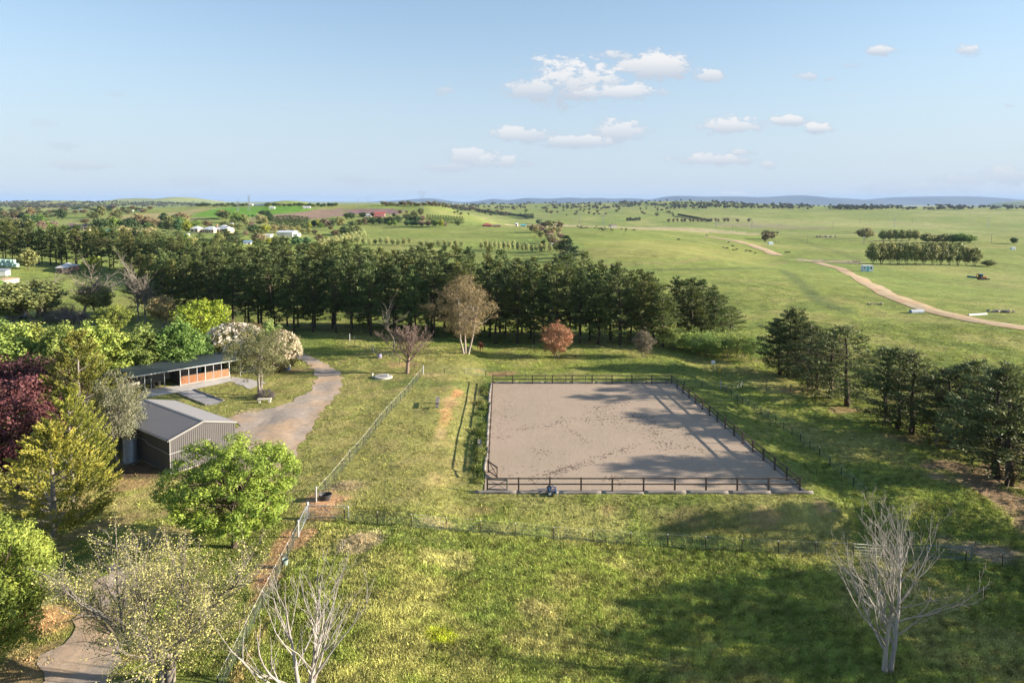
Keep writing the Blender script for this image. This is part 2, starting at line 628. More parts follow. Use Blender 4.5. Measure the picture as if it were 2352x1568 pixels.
    mixc(ss(.1, .5, wl) * ss(1.7, 1.0, wl + .6 * n2) * ss(AN + 1, AN + 3, Y) * ss(AF + 1, AF - 1, Y) * .8, (0.075, 0.115, 0.03))
    # far fields
    def field(pts, c, k=1.0):
        mixc(poly_mask(pxpoly(pts), X, Y) * k, c)

    Z2 = lambda x, y: ((600 + x / 3.675) * .6125, (700 + y / 3.675) * .6125)
    Z3 = lambda x, y: ((1200 + x / 3.675) * .6125, (700 + y / 3.675) * .6125)
    field([(230, 505), (300, 494), (430, 484), (520, 477), (540, 479), (450, 505), (330, 512)], (0.33, 0.27, 0.13), .9)
    field([Z2(365, 432), Z2(870, 285), Z2(1290, 272), Z2(2080, 315), Z2(2000, 345), Z2(1530, 385), Z2(1200, 425)], (0.115, 0.24, 0.030))
    field([Z2(1200, 440), Z2(1530, 395), Z2(2000, 345), Z3(0, 305), Z3(350, 300), Z3(240, 415), Z3(0, 440), Z2(1500, 460)], (0.235, 0.165, 0.125))
    field([Z3(390, 310), Z3(800, 300), Z3(1200, 325), Z3(1080, 385), Z3(600, 372), Z3(480, 380), Z3(240, 415)], (0.215, 0.135, 0.135))
    field([(1160, 513), (1300, 516), (1470, 521), (1640, 527), (1748, 536), (1748, 540), (1640, 535), (1470, 528), (1300, 521), (1160, 517)], (0.36, 0.31, 0.17), .9)
    field([(1640, 512), (1780, 514), (1900, 522), (1900, 528), (1760, 524), (1640, 518)], (0.24, 0.20, 0.13), .6)
    field([(1822, 594), (1900, 597), (1985, 601), (1980, 606), (1880, 602), (1830, 599)], (0.30, 0.24, 0.17), .8)
    field([(1340, 555), (1500, 548), (1700, 565), (1800, 590), (1650, 596), (1450, 600), (1350, 590)], (0.26, 0.25, 0.07), .35)
    # wheel tracks across the right-hand paddock
    for tr, wd, cc in [([(1352, 612), (1450, 606), (1560, 603), (1700, 600), (1800, 602)], 1.1, (0.24, 0.20, 0.09)),
                       ([(1400, 622), (1500, 620), (1640, 618), (1760, 616), (1800, 620), (1840, 650), (1880, 690), (1940, 715)], 1.4, (0.10, 0.13, 0.045)),
                       ([(1800, 545), (1860, 560), (1930, 580), (1980, 600)], 2.0, (0.12, 0.14, 0.05))]:
        q = [at(*p) for p in tr]
        dmin = np.full(X.shape, 1e9)
        for p0, p1 in zip(q[:-1], q[1:]):
            vx, vy = p1.x - p0.x, p1.y - p0.y
            tt = np.clip(((X - p0.x) * vx + (Y - p0.y) * vy) / (vx * vx + vy * vy + 1e-9), 0, 1)
            dmin = np.minimum(dmin, np.hypot(X - p0.x - vx * tt, Y - p0.y - vy * tt))
        mixc(ss(2.6 * wd, .6 * wd, dmin) * .8, cc)
    return C


def ground_material():
    m = bpy.data.materials.new('pasture_ground')
    m.use_nodes = True
    t = m.node_tree
    w = NT(t)
    b = t.nodes['Principled BSDF']
    geo = w.n('ShaderNodeNewGeometry').outputs['Position']
    c = w.n('ShaderNodeAttribute', attribute_name='paint').outputs['Color']
    flat = w.n('ShaderNodeMapping', i_Vector=geo, i_Scale=(1, 1, .2)).outputs[0]
    nA = w.noise(flat, 1.6, 7, 0.68)
    nB = w.noise(flat, 7.0, 4, 0.65)
    nC = w.noise(flat, 0.045, 6, 0.65)
    nD = w.noise(w.n('ShaderNodeMapping', i_Vector=geo, i_Scale=(.22, .34, .1)).outputs[0], 1.0, 7, 0.72)
    k = w.m('ADD', w.m('MULTIPLY', nA, 0.95), w.m('MULTIPLY', nB, 0.75))
    k = w.m('MULTIPLY', w.m('ADD', k, 0.10), w.m('MULTIPLY_ADD', nC, 0.9, 0.60))
    k = w.m('MULTIPLY', k, w.m('MULTIPLY_ADD', w.ramp(nD, .25, .75), 0.62, 0.70))
    kk = w.n('ShaderNodeCombineXYZ', i_0=k, i_1=k, i_2=k).outputs[0]
    c = w.mix(1.0, c, kk, 'MULTIPLY')
    c = w.mix(w.m('MULTIPLY', w.ramp(nB, 0.55, 0.75), 0.25), c, (0.28, 0.265, 0.10))
    w.set(b.inputs['Base Color'], c)
    b.inputs['Roughness'].default_value = 0.95
    b.inputs['Specular IOR Level'].default_value = 0.1
    h = w.m('ADD', w.m('MULTIPLY', nA, 0.30), w.m('MULTIPLY', nB, 0.10))
    h = w.m('ADD', h, w.m('MULTIPLY', nD, 2.2))
    bn = w.n('ShaderNodeBump', i_Height=h)
    bn.inputs['Strength'].default_value = 0.75
    bn.inputs['Distance'].default_value = 0.6
    w.l.new(bn.outputs[0], b.inputs['Normal'])
    return m


def make_ground():
    ny, nx = MX.shape
    V = np.stack([MX.ravel(), MY.ravel(), GZ.ravel()], 1)
    idx = np.arange(nx * ny).reshape(ny, nx)
    Q = np.stack([idx[:-1, :-1].ravel(), idx[:-1, 1:].ravel(), idx[1:, 1:].ravel(), idx[1:, :-1].ravel()], 1)
    me = np_mesh('ground', V, Q, ground_material(), smooth=True)
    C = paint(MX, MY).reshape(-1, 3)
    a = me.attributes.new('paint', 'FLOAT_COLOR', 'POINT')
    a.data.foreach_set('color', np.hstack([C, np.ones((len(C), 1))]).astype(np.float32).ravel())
    o = put('ground', me)
    tag(o, kind='structure')
    return o


make_ground()


# ---- sheets laid on the ground
def gravel_mat(name, c, c2, sc=3.0, track=None):
    m = bpy.data.materials.new(name)
    m.use_nodes = True
    t = m.node_tree
    w = NT(t)
    b = t.nodes['Principled BSDF']
    geo = w.n('ShaderNodeNewGeometry').outputs['Position']
    big = w.noise(geo, 0.16, 5, 0.6)
    mid = w.noise(geo, sc * .4, 5, 0.7)
    fine = w.noise(geo, sc * 5, 3, 0.7)
    cc = w.mix(w.ramp(big, 0.4, 0.62), c, c2)
    k = w.m('ADD', w.m('MULTIPLY', mid, 0.9), w.m('MULTIPLY_ADD', fine, 0.9, 0.10))
    kk = w.n('ShaderNodeCombineXYZ', i_0=k, i_1=k, i_2=k).outputs[0]
    w.set(b.inputs['Base Color'], w.mix(1.0, cc, kk, 'MULTIPLY'))
    b.inputs['Roughness'].default_value = 0.95
    b.inputs['Specular IOR Level'].default_value = 0.12
    bn = w.n('ShaderNodeBump', i_Height=w.m('ADD', w.m('MULTIPLY', fine, 0.1), w.m('MULTIPLY', mid, 0.35)))
    bn.inputs['Strength'].default_value = 0.6
    bn.inputs['Distance'].default_value = 0.12
    w.l.new(bn.outputs[0], b.inputs['Normal'])
    return m


GRAVEL = gravel_mat('driveway_gravel', (0.32, 0.268, 0.225), (0.40, 0.285, 0.19))
SOILROAD = gravel_mat('dirt_road_soil', (0.40, 0.315, 0.205), (0.38, 0.26, 0.155), 1.2)
CONCRETE = mat('concrete', (0.44, 0.42, 0.39), 0.85, 0.18, 0.7, 0.15, 12)


def sheet(name, pts, material, lift=0.03, step=0.7, rough_edge=0.35, flat=False):
    """polygon laid on the ground, edge ragged, cut from a grid"""
    W = [Vector((x, y, 0)) for (x, y) in pxpoly(pts)]
    dense = []
    for i, p in enumerate(W):
        q = W[(i + 1) % len(W)]
        n = max(1, int((q - p).length / step))
        for k in range(n):
            r = p.lerp(q, k / n)
            if rough_edge:
                j = rough_edge * float(fbm(r.x, r.y, 3.0, 41, 3))
                nn = Vector((q.y - p.y, p.x - q.x, 0)).normalized()
                r = r + nn * j
            dense.append(r)
    import bmesh
    bm = bmesh.new()
    vs = [bm.verts.new((p.x, p.y, 0)) for p in dense]
    f = bm.faces.new(vs)
    if f.normal.z < 0:
        f.normal_flip()
    bm.normal_update()
    xs, ys = [p.x for p in dense], [p.y for p in dense]
    if not flat:
        for k in np.arange(min(xs) + .013, max(xs), step):
            bmesh.ops.bisect_plane(bm, geom=bm.verts[:] + bm.edges[:] + bm.faces[:], plane_co=(k, 0, 0), plane_no=(1, 0, 0))
        for k in np.arange(min(ys) + .017, max(ys), step):
            bmesh.ops.bisect_plane(bm, geom=bm.verts[:] + bm.edges[:] + bm.faces[:], plane_co=(0, k, 0), plane_no=(0, 1, 0))
    bmesh.ops.triangulate(bm, faces=bm.faces[:])
    if flat:
        z = max(zat(p.x, p.y) for p in dense) + lift
        for v in bm.verts:
            v.co.z = z
    else:
        for v in bm.verts:
            v.co.z = zat(v.co.x, v.co.y) + lift
    for f in bm.faces:
        if f.calc_area() > 1e-9 and f.normal.z < 0:
            f.normal_flip()
    me = bpy.data.meshes.new(name)
    bm.to_mesh(me)
    bm.free()
    me.materials.append(material)
    o = put(name, me)
    tag(o, kind='structure')
    return o


sheet('driveway', GRAVEL_PX, GRAVEL, 0.035, rough_edge=.5)
sheet('lower_driveway', DRIVE_PX, GRAVEL, 0.035, rough_edge=.8)


def ribbon(name, pts, width, material, lift=0.12, n=90):
    P = [at(x, y) for (x, y) in pts]
    d = [0]
    for p, q in zip(P[:-1], P[1:]):
        d.append(d[-1] + (q.xy - p.xy).length)
    tt = np.linspace(0, d[-1], n)
    xs = np.interp(tt, d, [p.x for p in P])
    ys = np.interp(tt, d, [p.y for p in P])
    for _ in range(4):
        xs[1:-1] = (xs[:-2] + 2 * xs[1:-1] + xs[2:]) / 4
        ys[1:-1] = (ys[:-2] + 2 * ys[1:-1] + ys[2:]) / 4
    tx, ty = np.gradient(xs), np.gradient(ys)
    L = np.hypot(tx, ty)
    nx_, ny_ = -ty / L, tx / L
    cols = np.linspace(-.5, .5, 7)
    V = []
    for i in range(n):
        wv = width * (1 + .06 * math.sin(i * .33) + .04 * math.sin(i * 1.1)) * min(1, .35 + (n - 1 - i) / 5.) * min(1, .35 + i / 5.)
        for c in cols:
            x, y = xs[i] + nx_[i] * c * wv, ys[i] + ny_[i] * c * wv
            V.append((x, y, zat(x, y) + lift * (1 - abs(c) * 1.2)))
    Fc = [(i * 7 + k, i * 7 + k + 1, (i + 1) * 7 + k + 1, (i + 1) * 7 + k) for i in range(n - 1) for k in range(6)]
    Fc = [f[::-1] for f in Fc]
    me = np_mesh(name, np.array(V), np.array(Fc), material, smooth=True)
    return tag(put(name, me), kind='structure')


ribbon('far_dirt_road', ROAD_PX_A, 9.0, SOILROAD, .35)
ribbon('dirt_road', ROAD_PX_B, 5.6, SOILROAD, .22, 140)

# mountains on the horizon
def mountains():
    prof = [(-200, 470), (560, 471), (800, 468), (850, 464), (905, 461), (930, 460), (960, 457), (992, 455), (1020, 460), (1060, 465), (1095, 463), (1120, 458), (1142, 456), (1165, 461), (1190, 457),
            (1212, 454), (1260, 457), (1310, 453), (1335, 456), (1370, 454), (1405, 457), (1440, 455), (1500, 459), (1540, 450), (1575, 450), (1610, 452), (1680, 451),
            (1740, 453), (1790, 451), (1835, 448), (1870, 455), (1905, 454), (1960, 459), (2010, 460), (2060, 453), (2140, 451), (2215, 451), (2255, 455), (2310, 462), (2360, 466),
            (2500, 458), (2700, 461), (3200, 470)]
    D = 21500.0
    xs = np.linspace(-200, 3200, 500)
    yp = np.interp(xs, [p[0] for p in prof], [p[1] for p in prof])
    k = np.exp(-np.linspace(-2, 2, 9) ** 2)
    yp = np.convolve(np.pad(yp, 4, 'edge'), k / k.sum(), 'valid')
    X = (xs - CX) / F * D
    top = EYE + (HOR - yp) / F * D
    rows = np.linspace(-1, 1, 21)
    V = []
    for rr in rows:
        fall = np.cos(rr * math.pi / 2) ** 1.1 if abs(rr) < 1 else 0
        Y = D + rr * 3800 + 0 * X
        Z = -90 + (top + 90) * fall
        Z = Z + 30 * fbm(X, Y, 2100, 77, 4) * (1 - fall) * (abs(rr) < .99) * fall * 2
        V.append(np.stack([X * (1 + rr * .0), Y, Z], 1))
    V = np.concatenate(V)
    n = len(xs)
    idx = np.arange(len(rows) * n).reshape(len(rows), n)
    Q = np.stack([idx[:-1, :-1].ravel(), idx[:-1, 1:].ravel(), idx[1:, 1:].ravel(), idx[1:, :-1].ravel()], 1)
    o = put('mountains', np_mesh('mountains', V, Q, mat('mountain_forest', (0.025, 0.035, 0.03), 1, .4, 0.002, c2=(0.045, 0.055, 0.04)), smooth=True))
    tag(o, kind='structure')
    return float(V[:, 2].max())


MTOP = mountains()

# haze: thin air all round
hz = G().box(-33000, 33000, -600, 33500, float(GZ.min()) - 95, MTOP + 12)
hm = bpy.data.materials.new('haze_air')
hm.use_nodes = True
hm.node_tree.nodes.clear()
_w = NT(hm.node_tree)
_o = _w.n('ShaderNodeOutputMaterial')
_v = _w.n('ShaderNodeVolumePrincipled')
_v.inputs['Color'].default_value = (0.29, 0.44, 0.72, 1)
_v.inputs['Density'].default_value = HAZE_DENSITY
_v.inputs['Anisotropy'].default_value = 0.0
hm.node_tree.links.new(_v.outputs[0], _o.inputs['Volume'])
tag(hz.build('haze', hm), kind='stuff')

# ================================================================== vegetation library
def leaf_quads(C, T, N, s, asp, tint):
    """kite-shaped leaves: centres C, long axis T, normal N (all (n,3)), size s (n,)"""
    T = T / np.linalg.norm(T, axis=1, keepdims=True)
    B = np.cross(N, T)
    B /= np.linalg.norm(B, axis=1, keepdims=True) + 1e-9
    s = s[:, None]
    V = np.stack([C - T * s * .5, C + B * s * asp * .5 + T * s * .05, C + T * s * .5, C - B * s * asp * .5 + T * s * .05], 1).reshape(-1, 3)
    Fc = np.arange(len(C) * 4).reshape(-1, 4)
    return V, Fc, np.repeat(tint, 4)


def unit(g, n):
    v = g.normal(size=(n, 3))
    return v / np.linalg.norm(v, axis=1, keepdims=True)


def clump_leaves(g, centers, rad, per, size, asp=.6, shell=.55, up=.25, tintc=None, flat=1.0, droop=0.0):
    n = len(centers)
    C0 = np.repeat(centers, per, 0)
    r0 = np.repeat(rad if hasattr(rad, '__len__') else np.full(n, rad), per)
    d = unit(g, n * per)
    rr = shell + (1 - shell) * g.random(n * per) ** .7
    d2 = d.copy()
    d2[:, 2] *= flat
    C = C0 + d2 * (r0 * rr)[:, None]
    N = d + unit(g, n * per) * .75
    N[:, 2] += up
    T = np.cross(N, unit(g, n * per))
    T[:, 2] -= droop
    tc = np.repeat(tintc if tintc is not None else g.random(n), per)
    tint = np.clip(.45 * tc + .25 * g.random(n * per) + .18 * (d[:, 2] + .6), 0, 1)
    return leaf_quads(C, T, N, size * (.7 + .6 * g.random(n * per)), asp, tint)


def cat_geo(parts):
    V, Fc, T = [], [], []
    o = 0
    for (v, f, t) in parts:
        V.append(v)
        Fc.append(f + o)
        T.append(t)
        o += len(v)
    return np.concatenate(V), np.concatenate(Fc), np.concatenate(T)


class Tree:
    """prototype: a trunk mesh and a crown mesh in metres, base at the origin"""
    def __init__(s, name, trunk, crown, bark):
        s.trunk = trunk.mesh(name + '_trunk', bark, True) if trunk else None
        s.crown = np_mesh(name + '_crown', *crown[:2], LEAF, crown[2]) if crown is not None else None
        P = np.array(trunk.v)
        if crown is not None:
            P = np.vstack([P, crown[0]])
        s.ref = (float(np.percentile(P[:, 2], 99.8)), float(np.mean(np.percentile(P[:, :2], 99, axis=0) - np.percentile(P[:, :2], 1, axis=0))))


def broadleaf(seed, H, W, trunk_h, bark=BARK, nclump=150, per=60, leaf=.24, crad=.75, shape=0.5, trunk_r=.22, stems=1, asp=.6, lobes=.22,
              open_=0.0, flat=.85, limbs=26, droop=0., up=.25, base_w=.6, lean=0, tuft=False):
    g = np.random.default_rng(seed)
    Rr = W / 2
    ch = (H - trunk_h * .75)
    cz = trunk_h * .75 + ch * .5
    d = unit(g, nclump)
    k = (.42 + .58 * g.random(nclump) ** .5) if open_ == 0 else (.3 + .7 * g.random(nclump) ** .8)
    if tuft:
        k = np.where(g.random(nclump) < .8, .82 + .18 * g.random(nclump), .35 + .4 * g.random(nclump))
    th = np.arctan2(d[:, 1], d[:, 0])
    lob = 1 + lobes * (np.sin(3 * th + seed) * .5 + np.sin(5 * d[:, 2] + 2 * th + seed * 2) * .5 + .35 * np.sin(9 * th + 7 * d[:, 2]))
    rr = k * lob
    z = d[:, 2] * rr
    prof = np.where(z < 0, 1 - (1 - base_w) * np.clip(-z, 0, 1) ** 1.2, 1 - shape * .35 * np.clip(z, 0, 1) ** 1.5)
    C = np.stack([d[:, 0] * rr * Rr * .9 * prof, d[:, 1] * rr * Rr * .9 * prof, cz + z * (ch / 2 - crad * .5)], 1)
    C[:, 0] += lean * C[:, 2]
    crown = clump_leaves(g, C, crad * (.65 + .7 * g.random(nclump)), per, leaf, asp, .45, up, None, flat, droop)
    t = G()
    tops = []
    for s in range(stems):
        a = s * 2 * math.pi / stems + seed
        off = .06 * Rr if stems > 1 else 0
        sp = (.18 * Rr if stems > 1 else .05 * Rr)
        b0 = Vector((off * math.cos(a), off * math.sin(a), -.25))
        p1 = Vector((sp * math.cos(a), sp * math.sin(a), trunk_h))
        p2 = Vector((sp * 2.0 * math.cos(a + .4) + lean * cz, sp * 2.0 * math.sin(a + .4), cz + ch * .15))
        r0 = trunk_r / (stems ** .5)
        t.tube([b0, b0.lerp(p1, .12) , b0.lerp(p1, .6), p1, p1.lerp(p2, .5) + Vector((.1, -.06, 0)), p2], [r0 * 1.35, r0, r0 * .88, r0 * .75, r0 * .5, r0 * .22], 8)
        tops.append((p1, p2, r0))
    for i in range(limbs):
        p1, p2, r0 = tops[i % stems]
        c = Vector(C[g.integers(nclump)])
        q = p1.lerp(p2, float(g.random()) * .9)
        mid = q.lerp(c, .5) + Vector((0, 0, -.12 * (c - q).length * .3))
        t.tube([q, mid, c], [r0 * .34, r0 * .2, r0 * .07], 5, False)
    return Tree('tree%d' % seed, t, crown, bark)


def pine(seed, H, Rm, bare=.28, per=20, needle=.5, open_=0.15, trunk_r=.2, rows=None, dead=0.15, irregular=.25, flat_top=1.0):
    g = np.random.default_rng(seed)
    t = G()
    bend = g.normal(0, .25, 2)
    def axis_(z):
        k = z / H
        return Vector((bend[0] * k * k * 1.5 + .1 * math.sin(z * .9 + seed), bend[1] * k * k * 1.5, z))
    pts = [axis_(H * .96 * k / 9) for k in range(10)]
    pts[0].z = -.3
    t.tube(pts, [trunk_r * (1.25 - 1.12 * (k / 9) ** .9) for k in range(10)], 8)
    nw = rows or int(H / .72)
    C, D, Rd = [], [], []
    for w in range(nw):
        f = w / (nw - 1)
        z = H * (bare * .62 + (1 - bare * .62) * f) * .97
        k = z / H
        if k < bare:
            L = Rm * (.55 + .4 * g.random())
        else:
            u = (k - bare) / (1 - bare)
            L = Rm * (1 - u ** (3.2 * flat_top)) * (.74 + .26 * math.sin(math.pi * min(1, u * 1.15 + .2))) + .45
        nb = 4 + int(g.random() * 2.4)
        a0 = g.random() * 6.28
        for b in range(nb):
            a = a0 + b * 2 * math.pi / nb + g.normal(0, .25)
            l = L * (1 - irregular + 2 * irregular * g.random())
            o = axis_(z)
            rise = .05 + .5 * k
            tip = o + Vector((math.cos(a) * l, math.sin(a) * l, l * (rise - .12) + g.normal(0, .12)))
            mid = o.lerp(tip, .55) + Vector((0, 0, -.06 * l))
            t.tube([o, mid, tip], [trunk_r * .26 * (1.1 - k * .6), trunk_r * .15, .012], 4, False)
            is_dead = (k < bare and g.random() < .75) or g.random() < dead * (1.3 - k)
            if is_dead:
                continue
            if g.random() < open_ + (.24 if k < .42 else 0):
                continue
            m = max(1, int(l / .62))
            for q in range(m):
                s = .32 + .68 * (q + .6) / m
                c = o.lerp(mid, s / .55) if s < .55 else mid.lerp(tip, (s - .55) / .45)
                side = g.normal(0, .28 * l * .35 + .12)
                C.append((c.x - math.sin(a) * side, c.y + math.cos(a) * side, c.z + .1))
                D.append((math.cos(a), math.sin(a), .45 + .5 * k))
                Rd.append(.34 + .30 * g.random() + .05 * l)
    top = axis_(H * .95)
    for q in range(5):
        C.append((top.x + g.normal(0, .3), top.y + g.normal(0, .3), H * .95 + g.normal(0, .2)))
        D.append((0, 0, 1))
        Rd.append(.4)
    C, D, Rd = np.array(C), np.array(D), np.array(Rd)
    n = len(C)
    d = unit(g, n * per)
    P = np.repeat(C, per, 0) + d * np.array([1, 1, .55]) * (np.repeat(Rd, per) * (.35 + .65 * g.random(n * per)))[:, None]
    Tn = np.repeat(D, per, 0) + unit(g, n * per) * .85 + d * .5
    N = unit(g, n * per) + np.array([0, 0, .5]) + d * .5
    tc = np.repeat(g.random(n), per)
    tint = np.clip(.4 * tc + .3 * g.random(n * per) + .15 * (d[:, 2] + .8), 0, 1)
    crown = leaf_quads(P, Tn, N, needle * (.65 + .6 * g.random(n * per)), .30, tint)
    return Tree('pine%d' % seed, t, crown, BARK)


def cypress(seed, H, W, per=58, spray=.30, trunk_h=1.6, asym=.2):
    """soft conifer with feathery upswept sprays"""
    g = np.random.default_rng(seed)
    t = G()
    t.tube([(0, 0, -.3), (0, 0, .5), (.05, 0, trunk_h), (0.1, .1, H * .6), (0, .1, H * .93)], [.36, .27, .24, .13, .03], 8)
    n = int(20 * H * W / 7)
    z = trunk_h * .8 + (H - trunk_h * .8) * g.random(n) ** 1.15
    k = (z - trunk_h * .8) / (H - trunk_h * .8)
    th = g.random(n) * 6.283
    prof = np.where(k < .3, .55 + .45 * np.sin(k / .3 * math.pi / 2), (1 - ((k - .3) / .7) ** 1.25) * .95 + .05)
    prof *= 1 + asym * (np.sin(2 * th + seed) * .5 + .6 * np.sin(5 * th + 6 * k + seed))
    rad = W / 2 * prof * (.42 + .58 * g.random(n) ** .35)
    C = np.stack([rad * np.cos(th), rad * np.sin(th), z], 1)
    D = np.stack([np.cos(th) * .75, np.sin(th) * .75, np.full(n, .75)], 1)
    for i in range(0, n, 7):
        o = Vector((0, 0, max(trunk_h * .8, z[i] - rad[i] * .6)))
        t.tube([o, o.lerp(Vector(C[i]), .6) + Vector((0, 0, -.1)), Vector(C[i])], [.06, .035, .01], 4, False)
    C0 = np.repeat(C, per, 0)
    D0 = np.repeat(D, per, 0)
    s = g.random(n * per)
    P = C0 + D0 * ((s - .5) * 1.5)[:, None] + unit(g, n * per) * (.30 * (1 - s * .62))[:, None]
    T = D0 + unit(g, n * per) * .75
    N = unit(g, n * per) + D0 * .5
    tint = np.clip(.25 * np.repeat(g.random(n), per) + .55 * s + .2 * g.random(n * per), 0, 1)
    return Tree('cypress%d' % seed, t, leaf_quads(P, T, N, spray * (.6 + .7 * g.random(n * per)), .34, tint), GREYBARK)


def bare_tree(seed, H, stems, spread, levels=4, r0=.17, up=.35, bark=DEADWOOD, kids=(4, 4, 4, 3), l0=.42, thin=.62, leafy=None, wob=.16, fork_h=.15, minr=.012, ang=.55):
    g = np.random.default_rng(seed)
    t = G()
    tips = []

    def grow(p, d, L, r, lv):
        n = 5 if lv < 2 else 4
        pts, rad = [p.copy()], [r]
        q = p.copy()
        dd = d.copy()
        for i in range(n):
            dd = (dd + Vector(g.normal(0, wob, 3)) + Vector((0, 0, up * .18))).normalized()
            q = q + dd * (L / n)
            pts.append(q.copy())
            rad.append(max(minr * .6, r * (1 - (.42 if lv < levels - 1 else .75) * (i + 1) / n)))
        t.tube(pts, rad, 7 if lv == 0 else (5 if lv < 3 else 3), lv == 0)
        if lv >= levels - 1:
            tips.extend([pts[-1], pts[-2], pts[-3]])
            return
        k = kids[min(lv, len(kids) - 1)]
        for j in range(k):
            s = .25 + .75 * (j + .5 + g.normal(0, .12)) / k
            s = min(.98, max(.2, s))
            i = int(s * n)
            i = min(n - 1, i)
            base = pts[i].lerp(pts[i + 1], s * n - i)
            a = g.random() * 6.28
            ax = Vector((math.cos(a), math.sin(a), .15))
            nd = (dd + ax * (ang + .35 * g.random())).normalized()
            grow(base, nd, L * thin * (.7 + .5 * g.random()), max(minr, rad[i] * .55), lv + 1)
        grow(pts[-1], dd, L * .7, rad[-1], lv + 1)

    fh = H * fork_h
    for s in range(stems):
        a = s * 2 * math.pi / stems + seed * .7
        sp = spread * (.55 + .6 * g.random())
        off = (.16 if stems > 1 else 0)
        b = Vector((off * math.cos(a), off * math.sin(a), -.3))
        m = Vector((off * 1.5 * math.cos(a), off * 1.5 * math.sin(a), fh))
        t.tube([b, b.lerp(m, .35), m], [r0 * 1.45, r0 * 1.1, r0], 8)
        grow(m, Vector((math.cos(a) * sp, math.sin(a) * sp, 1)).normalized(), H * l0, r0 * .95, 0)
    crown = None
    if leafy:
        per, size, rad = leafy
        C = np.array([tuple(x) for x in tips])
        crown = clump_leaves(g, C, rad, per, size, .7, .2, .3)
    zt = max(p[2] for p in t.v)
    t.v = [(x * H / zt, y * H / zt, z * H / zt if z > 0 else z) for (x, y, z) in t.v]
    if crown is not None:
        V, Fc, T = crown
        crown = (V * (H / zt), Fc, T)
    return Tree('bare%d' % seed, t, crown, bark)


def vase_tree(seed, H, trunks, limbs, r0, out=.8, sub=(5, 3), bark=DEADWOOD, low=.14, tip=.008, spread=.12, reach=.5, leader=.92, lr=.5, bendl=.085):
    """dead tree: leaders that run to the top and limbs that leave them and bend upward"""
    g = np.random.default_rng(seed)
    t = G()

    def curve(p, d, L, r, lv, bend):
        n = 9 if lv == 0 else 6
        q, dd = p.copy(), d.normalized()
        pts, rad = [q.copy()], [r]
        for i in range(n):
            dd = (dd + Vector((0, 0, bend)) + Vector(g.normal(0, .085, 3))).normalized()
            q = q + dd * L / n
            pts.append(q.copy())
            rad.append(max(tip, r * (1 - (i + 1) / n) ** .75))
        t.tube(pts, rad, 6 if lv == 0 else (5 if lv == 1 else 4), False)
        if lv < len(sub):
            for j in range(sub[lv]):
                s = .15 + .75 * (j + g.random()) / sub[lv]
                i = min(n - 1, int(s * n))
                b = pts[i].lerp(pts[i + 1], s * n - i)
                ax = (pts[i + 1] - pts[i]).normalized()
                side = Vector(g.normal(size=3))
                side = (side - ax * side.dot(ax)).normalized()
                curve(b, ax + side * g.uniform(.35, .75), L * (1 - s * .5) * g.uniform(.35, .6), rad[i] * .62, lv + 1, bend * 1.1)

    for k in range(trunks):
        a = k * 2 * math.pi / trunks + .3
        q = Vector((math.cos(a) * .17, math.sin(a) * .17, -.3)) if trunks > 1 else Vector((0, 0, -.3))
        dd = Vector((math.cos(a) * spread, math.sin(a) * spread, 1)).normalized()
        n = 14
        pts, rad = [q.copy()], [r0 * 1.35]
        for i in range(n):
            dd = (dd + Vector(g.normal(0, .035, 3)) + Vector((0, 0, .03))).normalized()
            q = q + dd * H * leader / n
            pts.append(q.copy())
            f = (i + 1) / n
            rad.append(max(tip, r0 * (1 - f) ** .8 * 1.05 + .012 * (1 - f)))
        t.tube(pts, rad, 9)
        for j in range(limbs):
            s = low + (.86 - low) * ((j + .3 + .5 * g.random()) / limbs)
            i = min(n - 1, int(s * n))
            b = pts[i].lerp(pts[i + 1], s * n - i)
            az = a + g.normal(0, 1.1) if trunks > 1 else j * 2.4
            L = H * reach * (1.15 - .75 * s) * g.uniform(.75, 1.15)
            curve(b, Vector((math.cos(az) * out, math.sin(az) * out, .55 + s)), L, rad[i] * g.uniform(lr - .1, lr + .05), 0, bendl)
    zt = max(p[2] for p in t.v)
    t.v = [(x, y, z * H / zt if z > 0 else z) for (x, y, z) in t.v]
    return Tree('dead%d' % seed, t, None, bark)


def shrub(seed, H, W, n=50, per=40, leaf=.14, asp=.5, crad=.28):
    g = np.random.default_rng(seed)
    d = unit(g, n)
    d[:, 2] = np.abs(d[:, 2])
    k = .4 + .55 * g.random(n) ** .5
    C = d * k[:, None] * np.array([W / 2, W / 2, H * .85])
    C[:, 2] += H * .08
    return clump_leaves(g, C, crad * (.7 + .6 * g.random(n)), per, leaf, asp, .3, .5)


def plant(proto, name, loc, h, w=None, color=(.1, .2, .03), label=None, cat='tree', group=None, rz=None, ref=None, zrot=None):
    """one tree: an Empty at its base with trunk and crown as parts"""
    H0, W0 = proto.ref
    sz = h / H0
    sx = (w / W0) if w else sz
    o = empty(name, loc, random.random() * 6.28 if rz is None else rz)
    tag(o, label, cat, group)
    if proto.trunk:
        c = put('trunk', proto.trunk, o, scale=(sx, sx, sz))
    if proto.crown:
        c = put('crown', proto.crown, o, scale=(sx, sx, sz))
        j = random.uniform(.9, 1.12)
        c.color = (color[0] * j * random.uniform(.92, 1.08), color[1] * j, color[2] * j, 1)
    return o


def P_(x, y, sink=.05):
    p = at(x, y)
    p.z -= sink
    return p


def hgt(p, base_y, top_y):
    return (base_y - top_y) / F * p.y


# ------------------------------------------------------------------ windbreak pines
PINES = [pine(100 + i, 14.5, 2.5, bare=(.18, .24, .2, .28, .16, .22)[i], open_=.10 + .03 * i, irregular=.42, needle=.55, per=19) for i in range(6)]
PC = (0.098, 0.128, 0.040)


